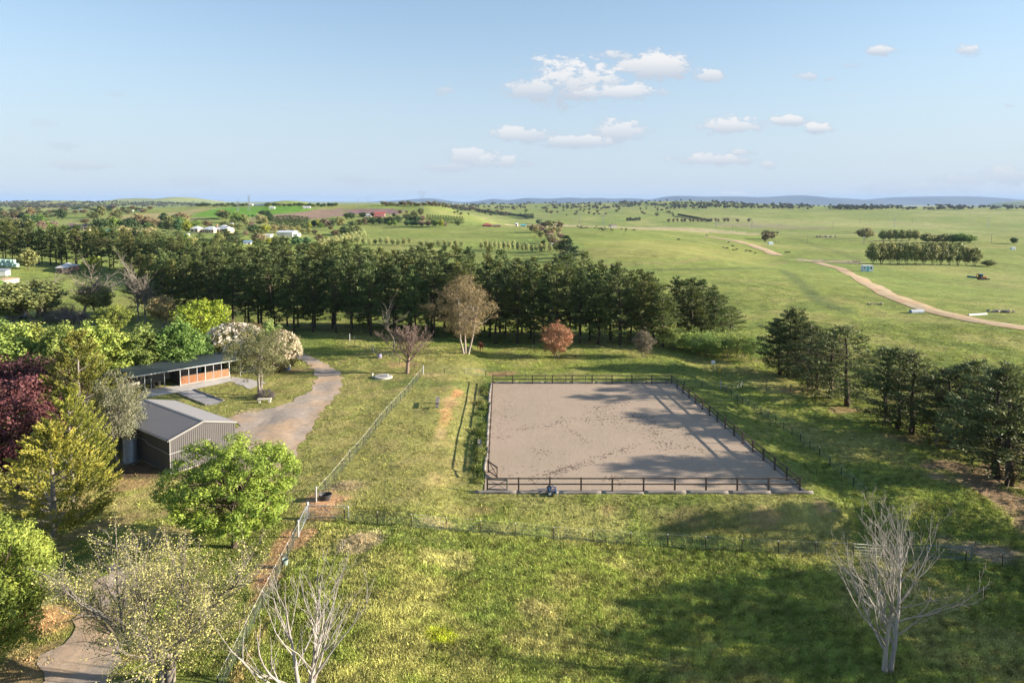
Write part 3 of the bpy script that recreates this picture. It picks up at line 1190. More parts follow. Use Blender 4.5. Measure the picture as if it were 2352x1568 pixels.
def windbreak(p0, p1, step, rows, rstep, label, group, h=(13.2, 15.4), skip=()):
    p0, p1 = Vector(p0), Vector(p1)
    L = (p1 - p0).length
    d = (p1 - p0) / L
    nrm = Vector((-d.y, d.x))
    if nrm.y < 0:
        nrm = -nrm
    n = int(L / step)
    for r in range(rows):
        rl = ('front row', 'middle row', 'back row')[r if rows == 3 else r * 2]
        for i in range(n + 1):
            if (r, i) in skip:
                continue
            q = p0 + d * (i * step + (r % 2) * step * .5 + random.uniform(-.5, .5)) + nrm * (r * rstep + random.uniform(-.5, .5))
            hh = random.uniform(*h)
            plant(random.choice(PINES), 'pine_tree', (q.x, q.y, zat(q.x, q.y) - .05), hh, 5.2 * random.uniform(.88, 1.25), tuple(a_ * b_ for a_, b_ in zip(PC, random.choice([(1, 1, 1), (.8, .85, .9), (1.25, 1.1, 1.0), (1.05, 1.1, 1.2)]))), label % rl, 'pine tree', group + ', ' + rl, ref=(14.5, 5.0))


windbreak((-43, 134.5), (27, 125.5), 4.0, 3, 4.8, 'dark pine in the %s of the near windbreak', 'pines of the near windbreak')
windbreak((-86, 157), (-46, 136), 3.9, 2, 4.5, 'dark pine in the %s, slanting left windbreak', 'pines on the left of the near windbreak')
_q = [at(-25, 601), at(116, 609), at(290, 624), Vector((18, 151, 0))]
for _k in range(3):
    windbreak(_q[_k].xy, _q[_k + 1].xy - (_q[_k + 1].xy - _q[_k].xy).normalized() * 3, 4.5, 2, 5.0, 'dark pine in the %s of the long far windbreak', 'pines of the far windbreak', h=(13, 15.6))
RC = [(1500, 792, 640), (1522, 797, 650), (1545, 785, 632), (1572, 790, 640), (1596, 780, 634), (1618, 792, 640), (1634, 776, 652), (1655, 785, 675), (1678, 778, 700), (1588, 796, 655), (1640, 793, 668)]
BIGPINE = [pine(130 + i, 11.5, 3.3, bare=.14, open_=.1 + .04 * i, irregular=.3, needle=.38, per=31, dead=.2, trunk_r=.24, flat_top=1.1) for i in range(4)]
for (x, y, ty) in RC:
    p = P_(x, y)
    plant(random.choice(PINES[:3] + BIGPINE[:2]), 'pine_tree', p, hgt(p, y, ty), 6.0, PC, 'broad pine in the clump above the willow scrub', 'pine tree', 'pines in the right-hand clump', ref=(13.0, 5.6))

# ------------------------------------------------------------------ right-hand row of pines
ROW = [(1809, 864, 712, 6.2), (1826, 867, 704, 6.6), (1842, 868, 724, 6), (1790, 860, 730, 6), (1857, 890, 752, 6.2), (1876, 896, 745, 6), (1907, 914, 748, 6.6), (1944, 932, 742, 7.2),
       (2034, 971, 790, 6.6), (2063, 984, 792, 6), (2093, 996, 800, 6.6), (2180, 1026, 838, 7), (2217, 1028, 832, 6.6), (2247, 1023, 822, 7.4), (2289, 1096, 836, 7.6), (2316, 1113, 828, 8), (2362, 1100, 850, 7.5)]
lab_row = {0: 'pine in the tight top cluster, right-hand row', 4: 'pine with bare grey lower branches, upper right-hand row',
           8: 'open-crowned pine of the loose right-hand trio', 11: 'shaggy pine over bare litter, lower right-hand row'}
for i, (x, y, ty, w) in enumerate(ROW):
    p = P_(x, y)
    k = max(j for j in lab_row if j <= i)
    plant(BIGPINE[i % 4], 'pine_tree', p, hgt(p, y, ty), w * 1.28, (0.112, 0.140, 0.050), lab_row[k], 'pine tree', 'right-hand pines ' + {0: 'top cluster', 4: 'upper part', 8: 'loose trio', 11: 'lower end'}[k], ref=(11.5, 6.2))
for i, (X, Y) in enumerate([(51, 56.5), (56, 57.5), (51, 48.5), (46, 46), (50, 44), (45, 42), (52, 40), (47, 38.5), (55, 46), (49, 31), (46, 50.5)]):
    plant(BIGPINE[i % 4], 'pine_tree', (X, Y, zat(X, Y) - .05), (random.uniform(11.2, 12.4) if 32 < Y < 50 or Y > 56 else 8), 7.4, (0.112, 0.140, 0.050), 'pine of the right-hand row beyond the picture edge', 'pine tree', 'right-hand pines beyond the frame', ref=(11.5, 6.2))
pb = bare_tree(61, 9.5, 1, .2, 4, .16, .2, GREYBARK, (7, 4, 3), .5, .5, ang=.9)
for (x, y, ty, l) in [(1866, 893, 735, 'dead grey leafless pine standing among the live pines of the upper right cluster'), (2150, 1020, 860, 'grey twiggy half-dead pine between the loose trio and the shaggy lower pines')]:
    p = P_(x, y)
    plant(pb, 'dead_pine', p, hgt(p, y, ty), None, label=l, cat='dead tree', ref=(9.5, 4))

for (x, y, ty, l) in [(905, 800, 660, 'grey leafless pine in the front row of the near windbreak, left of the tall gum')]:
    p = P_(x, y)
    plant(pb, 'dead_pine', p, hgt(p, y, ty), None, label=l, cat='dead tree', ref=(9.5, 4))

# ------------------------------------------------------------------ garden and stable trees
def one(proto, ref, x, y, ty, wpx, color, name, label, cat='tree', rz=None, group=None):
    p = P_(x, y)
    return plant(proto, name, p, hgt(p, y, ty), wpx / F * p.y if wpx else None, color, label, cat, group, rz, ref)


ash = broadleaf(201, 9.2, 10.5, 1.9, nclump=430, per=95, leaf=.22, crad=.52, lobes=.2, trunk_r=.26, flat=.8, asp=.38, up=.6, base_w=.85, tuft=True, limbs=60)
one(ash, (9.2, 10.5), 536, 1258, 990, 292, (0.215, 0.285, 0.042), 'ash_tree', 'round bright green broadleaf tree with a single trunk in front of the grey shed', rz=.4)
ash2 = broadleaf(202, 9.8, 8.4, 1.4, nclump=430, per=95, leaf=.22, crad=.54, lobes=.2, trunk_r=.26, flat=.8, asp=.38, up=.6, base_w=.9, tuft=True, limbs=60)
one(ash2, (9.8, 8.4), -38, 1545, 1148, 300, (0.215, 0.275, 0.048), 'ash_tree', 'bright green feathery tree cut by the lower left edge of the picture', rz=1.4)
budding = bare_tree(203, 9.3, 4, .75, 5, .17, .10, GREYBARK, (5, 5, 4, 4), .33, .66, leafy=(2, .080, .24), wob=.13, fork_h=.10, minr=.007, ang=.62)
one(budding, (9.3, 10.5), 385, 1568, 1196, 470, (0.40, 0.36, 0.13), 'budding_tree', 'wide sparse tree with small yellow new leaves at the bottom left over the gravel drive', rz=.2)
cy = [cypress(210, 10, 8.5, asym=.14), cypress(211, 13.5, 9, trunk_h=1.8)]
one(cy[0], (10, 8.5), 124, 1232, 957, 240, (0.21, 0.215, 0.036), 'golden_conifer', 'nearest golden green conifer with a thick grey trunk at the left', rz=1)
one(cy[1], (13.5, 9), 168, 1150, 872, 165, (0.19, 0.205, 0.036), 'golden_conifer', 'middle golden conifer behind the nearest one, beside the grey shed', rz=2)
one(cy[1], (13.5, 9), 188, 1040, 752, 190, (0.17, 0.185, 0.036), 'golden_conifer', 'tallest golden conifer with a dark heart, between the plum trees and the stable', rz=4)
plum = broadleaf(215, 9, 8, 1.5, nclump=240, per=55, leaf=.26, crad=.8, lobes=.25, trunk_r=.2)
one(plum, (9, 8), 42, 1120, 860, 200, (0.105, 0.036, 0.038), 'plum_tree', 'dark red leaved plum tree at the left edge, in front of the darker one', rz=1)
one(plum, (9, 8), 95, 1010, 812, 190, (0.06, 0.027, 0.030), 'plum_tree', 'darker purple plum tree behind the red one and left of the tall golden conifer', rz=3)
one(plum, (9, 8), -40, 1010, 800, 150, (0.09, 0.03, 0.036), 'plum_tree', 'purple plum tree half outside the left edge of the picture', rz=5)
gum = broadleaf(220, 9, 6, 2.0, PALEBARK, nclump=210, per=60, leaf=.20, crad=.62, asp=.28, droop=.5, trunk_r=.18, stems=2, lobes=.3, open_=.4)
one(gum, (9, 6), 277, 1062, 842, 112, (0.20, 0.205, 0.125), 'gum_tree', 'grey green gum tree between the golden conifers and the grey shed', rz=.5)
pop = [broadleaf(230 + i, 10, 7, 1.5, PALEBARK, nclump=200, per=52, leaf=.32, crad=.75, lobes=.25, shape=1.2, trunk_r=.2) for i in range(2)]
for i, (x, y, ty, w, c, l) in enumerate([
        (15, 905, 735, 150, (0.215, 0.275, 0.06), 'light green leafy tree at the left edge behind the plum trees'),
        (88, 888, 738, 130, (0.235, 0.28, 0.06), 'yellowish green leafy tree, second from the left in the bright row'),
        (150, 905, 738, 120, (0.21, 0.265, 0.06), 'leafy tree hidden partly by the tallest golden conifer, left side'),
        (238, 885, 732, 118, (0.245, 0.305, 0.06), 'brightest lime tree just right of the tallest golden conifer top'),
        (330, 868, 742, 118, (0.235, 0.285, 0.07), 'pale lime tree behind the left end of the stable roof'),
        (415, 862, 722, 92, (0.125, 0.20, 0.045), 'mid green tree behind the middle of the stable roof'),
        (462, 850, 765, 70, (0.085, 0.16, 0.035), 'low dark green tree between the stable roof and the white blossom'),
        (205, 880, 735, 90, (0.205, 0.265, 0.055), 'green tree whose top shows between the conifer and the lime tree')]):
    one(pop[i % 2], (10, 7), x, y, ty, w, c, 'leafy_tree', l, rz=i)
yel = broadleaf(240, 8.6, 9, 1.5, nclump=170, per=50, leaf=.3, crad=.7, lobes=.3, trunk_r=.2)
one(yel, (8.6, 9), 466, 792, 686, 112, (0.26, 0.32, 0.035), 'yellow_green_tree', 'spreading yellow green tree below the pines, behind the white blossom', rz=2)
one(yel, (8.6, 9), 262, 770, 700, 80, (0.21, 0.23, 0.045), 'olive_tree', 'olive yellow tree behind the lime row, near the dead trees', rz=1)
olive = broadleaf(241, 9.8, 8.8, 2.6, GREYBARK, nclump=270, per=60, leaf=.19, crad=.62, asp=.3, droop=.3, trunk_r=.24, stems=2, lobes=.28, open_=.5, base_w=.75)
one(olive, (9.8, 8.8), 598, 908, 742, 150, (0.185, 0.205, 0.085), 'gum_tree', 'olive grey gum with forked trunk on the lawn beside the stable', rz=2.6)


def blossom_bush(x, y, ty, wpx, seed, label, white=.75, side=None, flc=(0.80, 0.73, 0.62)):
    p = P_(x, y)
    h, wd = hgt(p, y, ty), wpx / F * p.y
    o = empty('blossom_bush', p)
    tag(o, label, 'flowering bush')
    g = np.random.default_rng(seed)
    n = 190
    d = unit(g, n)
    C = d * (.55 + .42 * g.random(n) ** .5)[:, None] * np.array([wd / 2, wd / 2.2, h * .46])
    C[:, 2] += h * .5
    V, Fc, T = clump_leaves(g, C, .62 * (.7 + .6 * g.random(n)), 34, .26, .5, .3, .4)
    cr = put('crown', np_mesh('bush_leaves', V, Fc, LEAF, T), o)
    cr.color = (0.12, 0.105, 0.04, 1)
    m = int(n * 3.6)
    d = unit(g, m)
    d[:, 2] = np.abs(d[:, 2]) * 1.0 - .25
    ok = g.random(m) < white
    d = d[ok]
    Cb = d * (1.02 + .10 * g.random(len(d)))[:, None] * np.array([wd / 2, wd / 2.2, h * .5])
    Cb[:, 2] += h * .5
    Vb, Fb, Tb = clump_leaves(g, Cb, .26 * (.7 + .6 * g.random(len(Cb))), 22, .15, .9, .5, .5)
    fl = put('blossom', np_mesh('bush_blossom', Vb, Fb, LEAF, Tb), o)
    fl.color = (*flc, 1)
    t = G()
    for k in range(5):
        a = k * 1.26
        t.tube([(0, 0, -.2), (math.cos(a) * wd * .12, math.sin(a) * wd * .12, h * .3), (math.cos(a) * wd * .28, math.sin(a) * wd * .28, h * .7)], [.12, .09, .03], 6)
    t.build('stem', BARK, o)


blossom_bush(540, 838, 730, 138, 301, 'large domed bush covered in white blossom behind the stable end', .8)
blossom_bush(590, 822, 738, 70, 303, 'darker rust brown bush with fewer blossoms between the two white ones', .3, flc=(0.34, 0.20, 0.12))
blossom_bush(648, 852, 748, 82, 302, 'cream blossomed bush beside the gravel bend, right of the olive gum', .8, flc=(0.78, 0.68, 0.50))
one(pop[0], (10, 7), 622, 842, 730, 58, (0.20, 0.26, 0.08), 'leafy_tree', 'slim light green tree rising between the blossom bushes', rz=1)

# single trees round the paddock behind the arena
bareb = vase_tree(310, 8, 1, 34, .14, sub=(6, 4), reach=.62, low=.26, out=.55, bark=REDTWIG, tip=.013, leader=.8)
one(bareb, (8, 6.2), 935, 857, 742, 96, None, 'bare_tree', 'leafless reddish twigged tree on the lawn by the corner of the wire fence', 'bare tree', rz=1)
biggum = broadleaf(320, 14.5, 10.8, 2.8, PALEBARK, nclump=330, per=62, leaf=.25, crad=.78, asp=.28, droop=.45, trunk_r=.30, stems=3, lobes=.32, open_=.5, shape=1.1, base_w=.6, limbs=44)
one(biggum, (14.5, 10.8), 1070, 812, 628, 142, (0.22, 0.165, 0.085), 'gum_tree', 'tall brownish gum with pale forked trunk in front of the pine belt', rz=2.2)
red = broadleaf(321, 6.4, 5.2, 1.0, GREYBARK, nclump=190, per=55, leaf=.22, crad=.5, asp=.35, trunk_r=.14, stems=3, lobes=.2, shape=1.0, base_w=.7)
one(red, (6.4, 5.2), 1278, 822, 733, 70, (0.30, 0.155, 0.085), 'coppery_gum', 'small round gum with coppery new leaves in front of the pines', rz=1)
one(red, (6.4, 5.2), 1478, 820, 750, 46, (0.17, 0.155, 0.105), 'grey_gum', 'small grey leaved gum right of the coppery one, at the shade edge', rz=3)
will = broadleaf(330, 5.2, 6.5, .5, GREYBARK, nclump=130, per=55, leaf=.24, crad=.6, asp=.35, trunk_r=.12, stems=5, lobes=.35, up=.1, base_w=.9)
for i, (x, y, ty, w) in enumerate([(1545, 803, 742, 62), (1600, 812, 752, 70), (1566, 800, 748, 60), (1630, 818, 756, 72), (1668, 820, 756, 70), (1702, 822, 752, 78), (1735, 830, 762, 50), (1650, 805, 752, 60), (1690, 808, 754, 60)]):
    one(will, (5.2, 6.5), x, y, ty, w * 1.1, (0.25, 0.33, 0.085), 'willow_bush', 'pale green willow in the scrub below the pine clump', 'willow bush', rz=i, group='willow scrub below the pines')

# white dead trees in front
dead1 = vase_tree(341, 10.6, 2, 16, .135, sub=(5, 3), reach=.66, out=.85, spread=.07, low=.16, tip=.007, bendl=.085)
one(dead1, (10.6, 9), 2037, 1542, 1116, 0, None, 'dead_tree', 'white leafless dead tree with twin trunks in the lower right paddock', 'dead tree', rz=0)
dead2 = vase_tree(343, 8.6, 3, 9, .11, sub=(3, 2), reach=.85, low=.02, out=.42, lr=.62, spread=.14)
one(dead2, (8.6, 6), 702, 1610, 1268, 290, None, 'dead_tree', 'white leafless dead tree rising from the bottom edge beside the mesh fence', 'dead tree', rz=.8)

# dead and sparse trees before the left windbreak
db = [bare_tree(350 + i, 13, 1, .15, 5, .30, .1, GREYBARK, (14, 5, 4, 3), .62, .42, wob=.10, fork_h=.2, minr=.05, ang=.9) for i in range(2)]
for i, (x, y, ty, w, l) in enumerate([(194, 733, 590, 70, 'tall grey leafless tree before the green left paddock, right of the hay bales'), (104, 728, 612, 80, 'pale leafless tree leaning over the scrub at the left, near the hay bales'),
                                      (243, 700, 628, 60, 'dark leafless tree with crooked limbs in the left paddock'), (318, 742, 582, 60, 'left one of two tall dark dead trunks beside the pine belt'),
                                      (334, 742, 590, 56, 'right one of two tall dark dead trunks beside the pine belt'), (292, 740, 690, 30, 'short broken dead trunk by the paddock fence line'),
                                      (470, 740, 655, 40, 'pinkish grey dead tree caught in the pine belt above the yellow tree')]):
    one(db[i % 2], (13, 7), x, y, ty, w, None, 'dead_tree', l, 'dead tree', rz=i * 1.3)
sp = bare_tree(355, 8, 4, .5, 4, .12, .3, GREYBARK, (5, 4, 4), .36, .62, leafy=(9, .30, .5), wob=.12, fork_h=.12, minr=.012)
for (x, y, ty, w, c, l) in [(78, 740, 645, 110, (0.20, 0.23, 0.08), 'sparse pale green tree in the scrub at the far left'), (225, 728, 655, 60, (0.22, 0.25, 0.08), 'thin light green tree among the dead trunks'),
                            (375, 755, 680, 48, (0.34, 0.27, 0.12), 'straw coloured half bare poplar beside the yellow green tree'), (30, 742, 690, 50, (0.19, 0.22, 0.07), 'low pale green bushy tree left of the scrub')]:
    one(sp, (8, 6), x, y, ty, w, c, 'sparse_tree', l, rz=1)
scrub = bare_tree(357, 3, 7, 1.2, 4, .07, .1, GREYBARK, (5, 4, 4), .4, .7, wob=.25, fork_h=.06, minr=.014, ang=.8)
for i, (x, y) in enumerate([(112, 738), (138, 742), (165, 744), (152, 732), (188, 746), (255, 746)]):
    one(scrub, (3, 3.6), x, y, y - 38, 55, None, 'thicket', 'tangled heap of grey dead branches along the left paddock fence', 'thicket', rz=i, group='dead thickets')

# ------------------------------------------------------------------ far trees
def mid_tree(seed, n=150, per=9, leaf=.9, shape=.5, trunk=.18, H=10, W=8, lob=.25, base_w=.8, crad=1.1, stems=1):
    return broadleaf(seed, H, W, 1.6, BARK, nclump=n, per=per, leaf=leaf, crad=crad, lobes=lob, shape=shape, trunk_r=trunk, limbs=8, base_w=base_w, stems=stems)


MID = [mid_tree(401), mid_tree(402, lob=.35, shape=1), mid_tree(403, shape=1.5, lob=.15, W=7)]
MIDPINE = pine(410, 12, 3.0, bare=.08, open_=.05, irregular=.2, needle=1.0, per=6, rows=12)
WIL = [mid_tree(420, n=190, per=12, leaf=.7, H=9.5, W=8, lob=.12, base_w=.75, stems=5), mid_tree(421, n=190, per=12, leaf=.7, H=9.5, W=8, lob=.2, base_w=.8, stems=4)]
POPL = mid_tree(422, n=60, per=10, leaf=.9, H=14, W=3, base_w=.9, lob=.1)
GUMF = mid_tree(423, n=60, per=12, leaf=1.2, H=10, W=9, lob=.45, base_w=.35, crad=1.3)

DG, OG, LG, YG, BG, PG, PK, KH, BL = (0.060, 0.100, 0.035), (0.13, 0.155, 0.055), (0.16, 0.25, 0.055), (0.28, 0.31, 0.045), (0.17, 0.14, 0.075), (0.26, 0.27, 0.10), (0.26, 0.19, 0.14), (0.32, 0.29, 0.14), (0.10, 0.18, 0.07)
NAME = {DG: ('dark green', 'evergreen_tree'), OG: ('olive green', 'olive_green_tree'), LG: ('light green', 'leafy_tree'), YG: ('yellow green', 'yellow_green_tree'), BG: ('brownish', 'gum_tree'),
        PG: ('pale green', 'pale_tree'), PK: ('pinkish brown', 'bare_crowned_tree'), KH: ('khaki', 'khaki_tree'), BL: ('blue green', 'blue_green_tree')}


def far(x, y, ty, w, c, area, kind=None, lab=None):
    p = P_(x, y, .1)
    h = max(2.0, hgt(p, y, ty)) 
    wd = w / F * p.y 
    pr, ref = {None: (random.choice(MID), (10, 7.6)), 'pine': (MIDPINE, (12, 6)), 'willow': (random.choice(WIL), (9.5, 8)), 'poplar': (POPL, (14, 3)), 'gum': (GUMF, (10, 9))}[kind]
    nm = {'pine': 'pine_tree', 'willow': 'willow_tree', 'poplar': 'poplar_tree', 'gum': 'gum_tree'}.get(kind, NAME[c][1])
    label = lab or '%s %s %s' % (NAME[c][0], {'pine': 'pine', 'willow': 'willow', 'poplar': 'poplar', 'gum': 'gum tree'}.get(kind, 'tree'), area)
    return plant(pr, nm, p, h, wd, c, label, 'tree', label if not lab else None, ref=ref)


A1 = 'among the houses beyond the left windbreak'
Z1 = lambda x, y: (x / 3.675 * .6125, (700 + y / 3.675) * .6125)
Z2 = lambda x, y: ((600 + x / 3.675) * .6125, (700 + y / 3.675) * .6125)
for (zx, zb, zt, w, c, k) in [(1390, 600, 425, 210, DG, None), (1560, 590, 410, 180, LG, None), (1530, 560, 405, 150, BG, None), (1700, 590, 440, 130, DG, None), (1790, 590, 425, 190, DG, None), (1910, 560, 395, 170, BG, 'gum'),
                              (2030, 560, 415, 120, BG, 'gum'), (2120, 570, 435, 170, BG, 'gum'), (2070, 590, 480, 120, OG, None), (1170, 510, 440, 110, BG, None), (720, 590, 515, 80, LG, None), (930, 600, 525, 80, LG, None),
                              (1070, 610, 520, 90, DG, None), (570, 610, 465, 120, PK, None), (650, 600, 475, 90, LG, None), (740, 560, 470, 110, PK, None), (480, 520, 370, 110, BL, None), (560, 530, 375, 110, LG, None),
                              (380, 520, 375, 110, LG, None), (400, 640, 430, 150, OG, None), (250, 640, 445, 170, OG, None), (130, 620, 440, 150, OG, None), (40, 600, 430, 130, KH, None), (60, 450, 330, 130, BG, None),
                              (200, 460, 340, 150, BG, None), (330, 450, 350, 120, DG, None), (440, 430, 320, 100, BG, None), (510, 440, 330, 90, DG, None), (0, 520, 380, 120, DG, None), (100, 520, 400, 110, OG, None),
                              (210, 540, 420, 110, PK, None), (480, 700, 590, 90, DG, None), (1700, 700, 535, 190, KH, None), (1880, 720, 555, 150, OG, None), (1990, 740, 560, 230, KH, None), (2130, 760, 590, 150, OG, None),
                              (2230, 800, 620, 210, OG, None), (1780, 820, 670, 140, PG, None), (1450, 720, 630, 150, YG, None), (1630, 780, 690, 100, PG, None), (2240, 600, 470, 110, DG, None), (2320, 620, 400, 120, OG, None)]:
    x, y = Z1(zx, zb)
    far(x, y, Z1(0, zt)[1], w / 6, c, A1, k)
for i in range(70):
    x = random.uniform(-10, 620)
    y = random.choice([random.uniform(536, 566), random.uniform(500, 522)]) if x > 60 else random.uniform(500, 560)
    if (120 < x < 225 or 430 < x < 530) and 505 < y < 550:
        continue
    c = random.choice([OG, OG, KH, DG, BG, PG, LG])
    far(x, y, y - random.uniform(17, 30), random.uniform(18, 30), c, 'in the left middle woodland')
# yellow tree and pale tree by the bales
x, y = Z1(1268, 1200)
far(x, y, 588, 40, YG, '', None, 'round yellow green tree in the left paddock behind the grey dead tree')
far(65, 619, 569, 42, PG, '', None, 'small round pale tree on a thin white trunk right of the stacked hay bales')
far(-4, 700, 640, 40, LG, '', None, 'green bush at the left edge above the round tank')
for (zx, zb, zt, w, c, k) in [(150, 620, 400, 190, OG, None), (260, 630, 440, 150, BL, None), (370, 640, 460, 130, YG, None), (490, 570, 460, 130, LG, None), (660, 560, 460, 130, BG, 'gum'), (1010, 540, 435, 90, OG, None),
                              (880, 560, 470, 110, OG, None), (980, 580, 500, 120, PG, None), (1100, 600, 500, 120, PG, None), (1250, 560, 475, 90, PK, None), (1190, 580, 420, 70, PG, 'poplar'), (1300, 640, 520, 190, DG, None),
                              (1370, 520, 470, 90, DG, None), (1450, 640, 520, 130, YG, None), (1450, 520, 410, 90, PG, None), (1570, 620, 520, 140, KH, None), (1700, 640, 525, 150, KH, None), (1900, 630, 530, 90, PG, None),
                              (1830, 640, 545, 90, PG, None), (1970, 650, 570, 80, PG, None), (2050, 650, 560, 80, PG, None), (2060, 580, 480, 60, YG, 'poplar'), (2175, 570, 445, 50, YG, 'poplar'), (2120, 560, 460, 110, DG, None),
                              (2240, 560, 490, 80, LG, None), (2290, 560, 440, 150, PK, None), (2130, 660, 590, 75, BG, None), (2200, 760, 650, 120, BG, None), (2290, 800, 670, 90, YG, None), (550, 740, 640, 150, DG, 'pine'),
                              (900, 760, 575, 340, DG, 'pine'), (1050, 780, 610, 220, DG, 'pine'), (240, 740, 610, 220, DG, 'pine'), (60, 700, 600, 160, DG, 'pine'), (1350, 780, 635, 170, BG, None), (1430, 760, 645, 90, KH, None),
                              (1500, 800, 700, 80, YG, None), (1600, 800, 680, 120, OG, None), (1700, 800, 670, 130, OG, None), (1880, 820, 670, 160, BL, None), (2020, 800, 690, 110, BL, None), (1180, 680, 600, 60, PK, None),
                              (1420, 400, 325, 130, DG, None), (1480, 395, 325, 100, DG, None), (1275, 420, 380, 30, DG, None), (1218, 415, 388, 22, DG, None)]:
    x, y = Z2(zx, zb)
    far(x, y, (700 + zt / 3.675) * .6125, w / 6, c, A1 if zb > 440 else 'on the green crop hill', k)
for i in range(9):   # dense dark grove
    x = (600 + (1560 + i * 58) / 3.675) * .6125
    far(x, 520 - (i % 2) * 3 + 4, 497 - 3 * math.sin(i * .4), 24, DG, 'in the dense grove above the white shed', 'pine')
Z3f = lambda x, y: ((1200 + x / 3.675) * .6125, (700 + y / 3.675) * .6125)
A3 = 'in the grove in front of the red roofed farm'
for (zx, zb, zt, w, c, k) in [(60, 560, 440, 130, BG, None), (10, 570, 490, 90, LG, None), (170, 560, 450, 90, DG, None), (275, 550, 415, 130, PG, None), (150, 600, 530, 70, BG, None), (370, 450, 355, 80, DG, None), (440, 450, 350, 90, DG, None),
                              (585, 420, 350, 100, DG, None), (730, 420, 345, 70, BG, None), (450, 540, 470, 120, OG, None), (540, 530, 450, 120, OG, None), (640, 525, 420, 120, DG, None), (730, 525, 415, 120, DG, None), (830, 525, 420, 110, DG, None),
                              (900, 520, 420, 100, DG, None), (620, 530, 430, 60, BG, None), (975, 520, 410, 110, DG, None), (1080, 510, 395, 130, DG, None), (1020, 420, 360, 50, DG, None), (1105, 370, 320, 60, BG, None), (1195, 365, 330, 40, BG, None),
                              (1200, 440, 370, 110, OG, None), (1300, 430, 325, 110, OG, None), (1390, 400, 290, 80, OG, None), (1230, 500, 390, 130, DG, None), (1330, 500, 395, 110, DG, None), (1410, 480, 395, 80, PK, None),
                              (955, 540, 465, 90, LG, None), (1035, 535, 465, 70, LG, None), (1200, 545, 455, 90, BL, None), (1270, 545, 460, 90, BL, None), (1330, 545, 460, 80, DG, None), (1400, 550, 465, 100, PK, None), (1490, 550, 465, 80, PK, None),
                              (1580, 555, 450, 110, LG, None), (1670, 560, 445, 90, YG, None), (1720, 550, 485, 60, PK, None), (1905, 540, 460, 90, OG, None), (210, 680, 590, 120, BG, None), (330, 670, 545, 140, DG, None), (420, 660, 535, 110, OG, None),
                              (500, 650, 535, 120, OG, None), (550, 690, 600, 70, BG, None)]:
    x, y = Z3f(zx, zb)
    far(x, y, (700 + zt / 3.675) * .6125, w / 6, c, A3 if zb > 430 else 'on the slope beside the mauve vineyard', k)
for i in range(14):
    x, y = Z3f(1480 + i * 37, 500 + i * 1.0)
    far(x, y, y - 20 + i * .2, 10, DG, 'in the clipped row right of the grove', 'pine')
SAP = (0.33, 0.35, 0.15)
NAME[SAP] = ('pale yellowish', 'sapling_tree')
# young pale saplings in the middle paddock
for i in range(40):
    if i < 24:
        x = 783 + i * 13.2
        y = 560 + i * .35 + random.uniform(-2, 2)
        if 12 < i < 14 or i > 21:
            continue
        h_ = random.uniform(12, 19)
    else:
        x = 1106 + (i - 24) * 10.5
        y = 573 + (i - 24) * .5
        h_ = random.uniform(17, 27)
    far(x, y, y - h_, random.uniform(8, 13), SAP, 'in the sapling line across the middle paddock', 'poplar' if i % 3 == 0 else None)
for i in range(12):
    x = 735 + i * 9
    far(x, 568 - i * 1.6, 548 - i * 2.0, 16, SAP, 'in the sapling row left of the middle paddock')
# ridge of gums behind the vineyard hill
for i in range(44):
    x = 878 + i * 6.6 + random.uniform(-2, 2)
    y = 473 + max(0, (i - 18)) * .9 + random.uniform(-1, 1)
    far(x, y, y - random.uniform(6, 12), random.uniform(8, 13), BG if i % 3 else OG, 'along the crest above the vineyard', 'gum')
# gum line and big pine at the right end of the far windbreak
for (zx, zb, zt, w, c, l) in [(710, 615, 530, 95, BG, 'brown gum, lowest of the pair at the left of the gum line'), (785, 610, 525, 90, BG, 'brown gum, right one of the pair at the left of the gum line'), (805, 520, 450, 80, DG, 'dark round tree at the top left of the gum line'),
                              (880, 560, 485, 120, PK, 'rusty gum near the top of the gum line'), (960, 560, 460, 120, OG, 'olive green gum crowning the gum line'), (1095, 600, 470, 120, BG, 'dark brown gum at the upper right of the gum line'),
                              (1010, 640, 535, 130, KH, 'khaki gum in the middle of the gum line'), (1085, 650, 545, 90, KH, 'khaki gum right of centre in the gum line'), (960, 700, 600, 130, BG, 'brown gum low in the gum line'),
                              (1110, 720, 630, 110, PK, 'rusty gum low in the gum line beside the big dark pine'), (990, 790, 655, 140, KH, 'broad khaki gum above the small blue hut'), (875, 840, 725, 70, DG, 'small dark tree beside the little blue hut'),
                              (1020, 860, 770, 60, PG, 'pale sapling between the hut and the big dark pine'), (920, 850, 810, 45, DG, 'low dark bush by the blue hut'), (850, 860, 780, 50, OG, 'olive bush at the left of the blue hut')]:
    x, y = (1800 + zx / 3.675) * .6125, (700 + zb / 3.675) * .6125
    far(x, y, (700 + zt / 3.675) * .6125, w / 6, c, '', 'gum' if zb < 800 else None, l)
for i in range(16):
    f_ = i / 15
    x = 1232 + f_ * 78 + random.uniform(-8, 8)
    y = 530 + f_ * 62 + random.uniform(-5, 5)
    far(x, y, y - 17 - 9 * f_, 17 + 6 * f_, [BG, KH, PK, OG][i % 4], 'filling the gum line', 'gum')
bigp = pine(140, 14, 4.2, bare=.06, open_=.04, irregular=.2, needle=.8, per=16, rows=22)
p = P_(1303, 600)
plant(bigp, 'pine_tree', p, hgt(p, 600, 540), 50 / F * p.y, (0.045, 0.085, 0.04), 'big solitary dark pine at the foot of the gum line beyond the windbreak', 'pine tree', ref=(14, 8.4))
p = P_(1312, 648)
plant(bigp, 'pine_tree', p, hgt(p, 648, 603), 60 / F * p.y, PC, 'broad pine closing the right-hand end of the far windbreak', 'pine tree', ref=(14, 8.4))
far(1337, 618, 606, 11, DG, '', None, 'tiny dark shrub on the open slope right of the windbreak end')

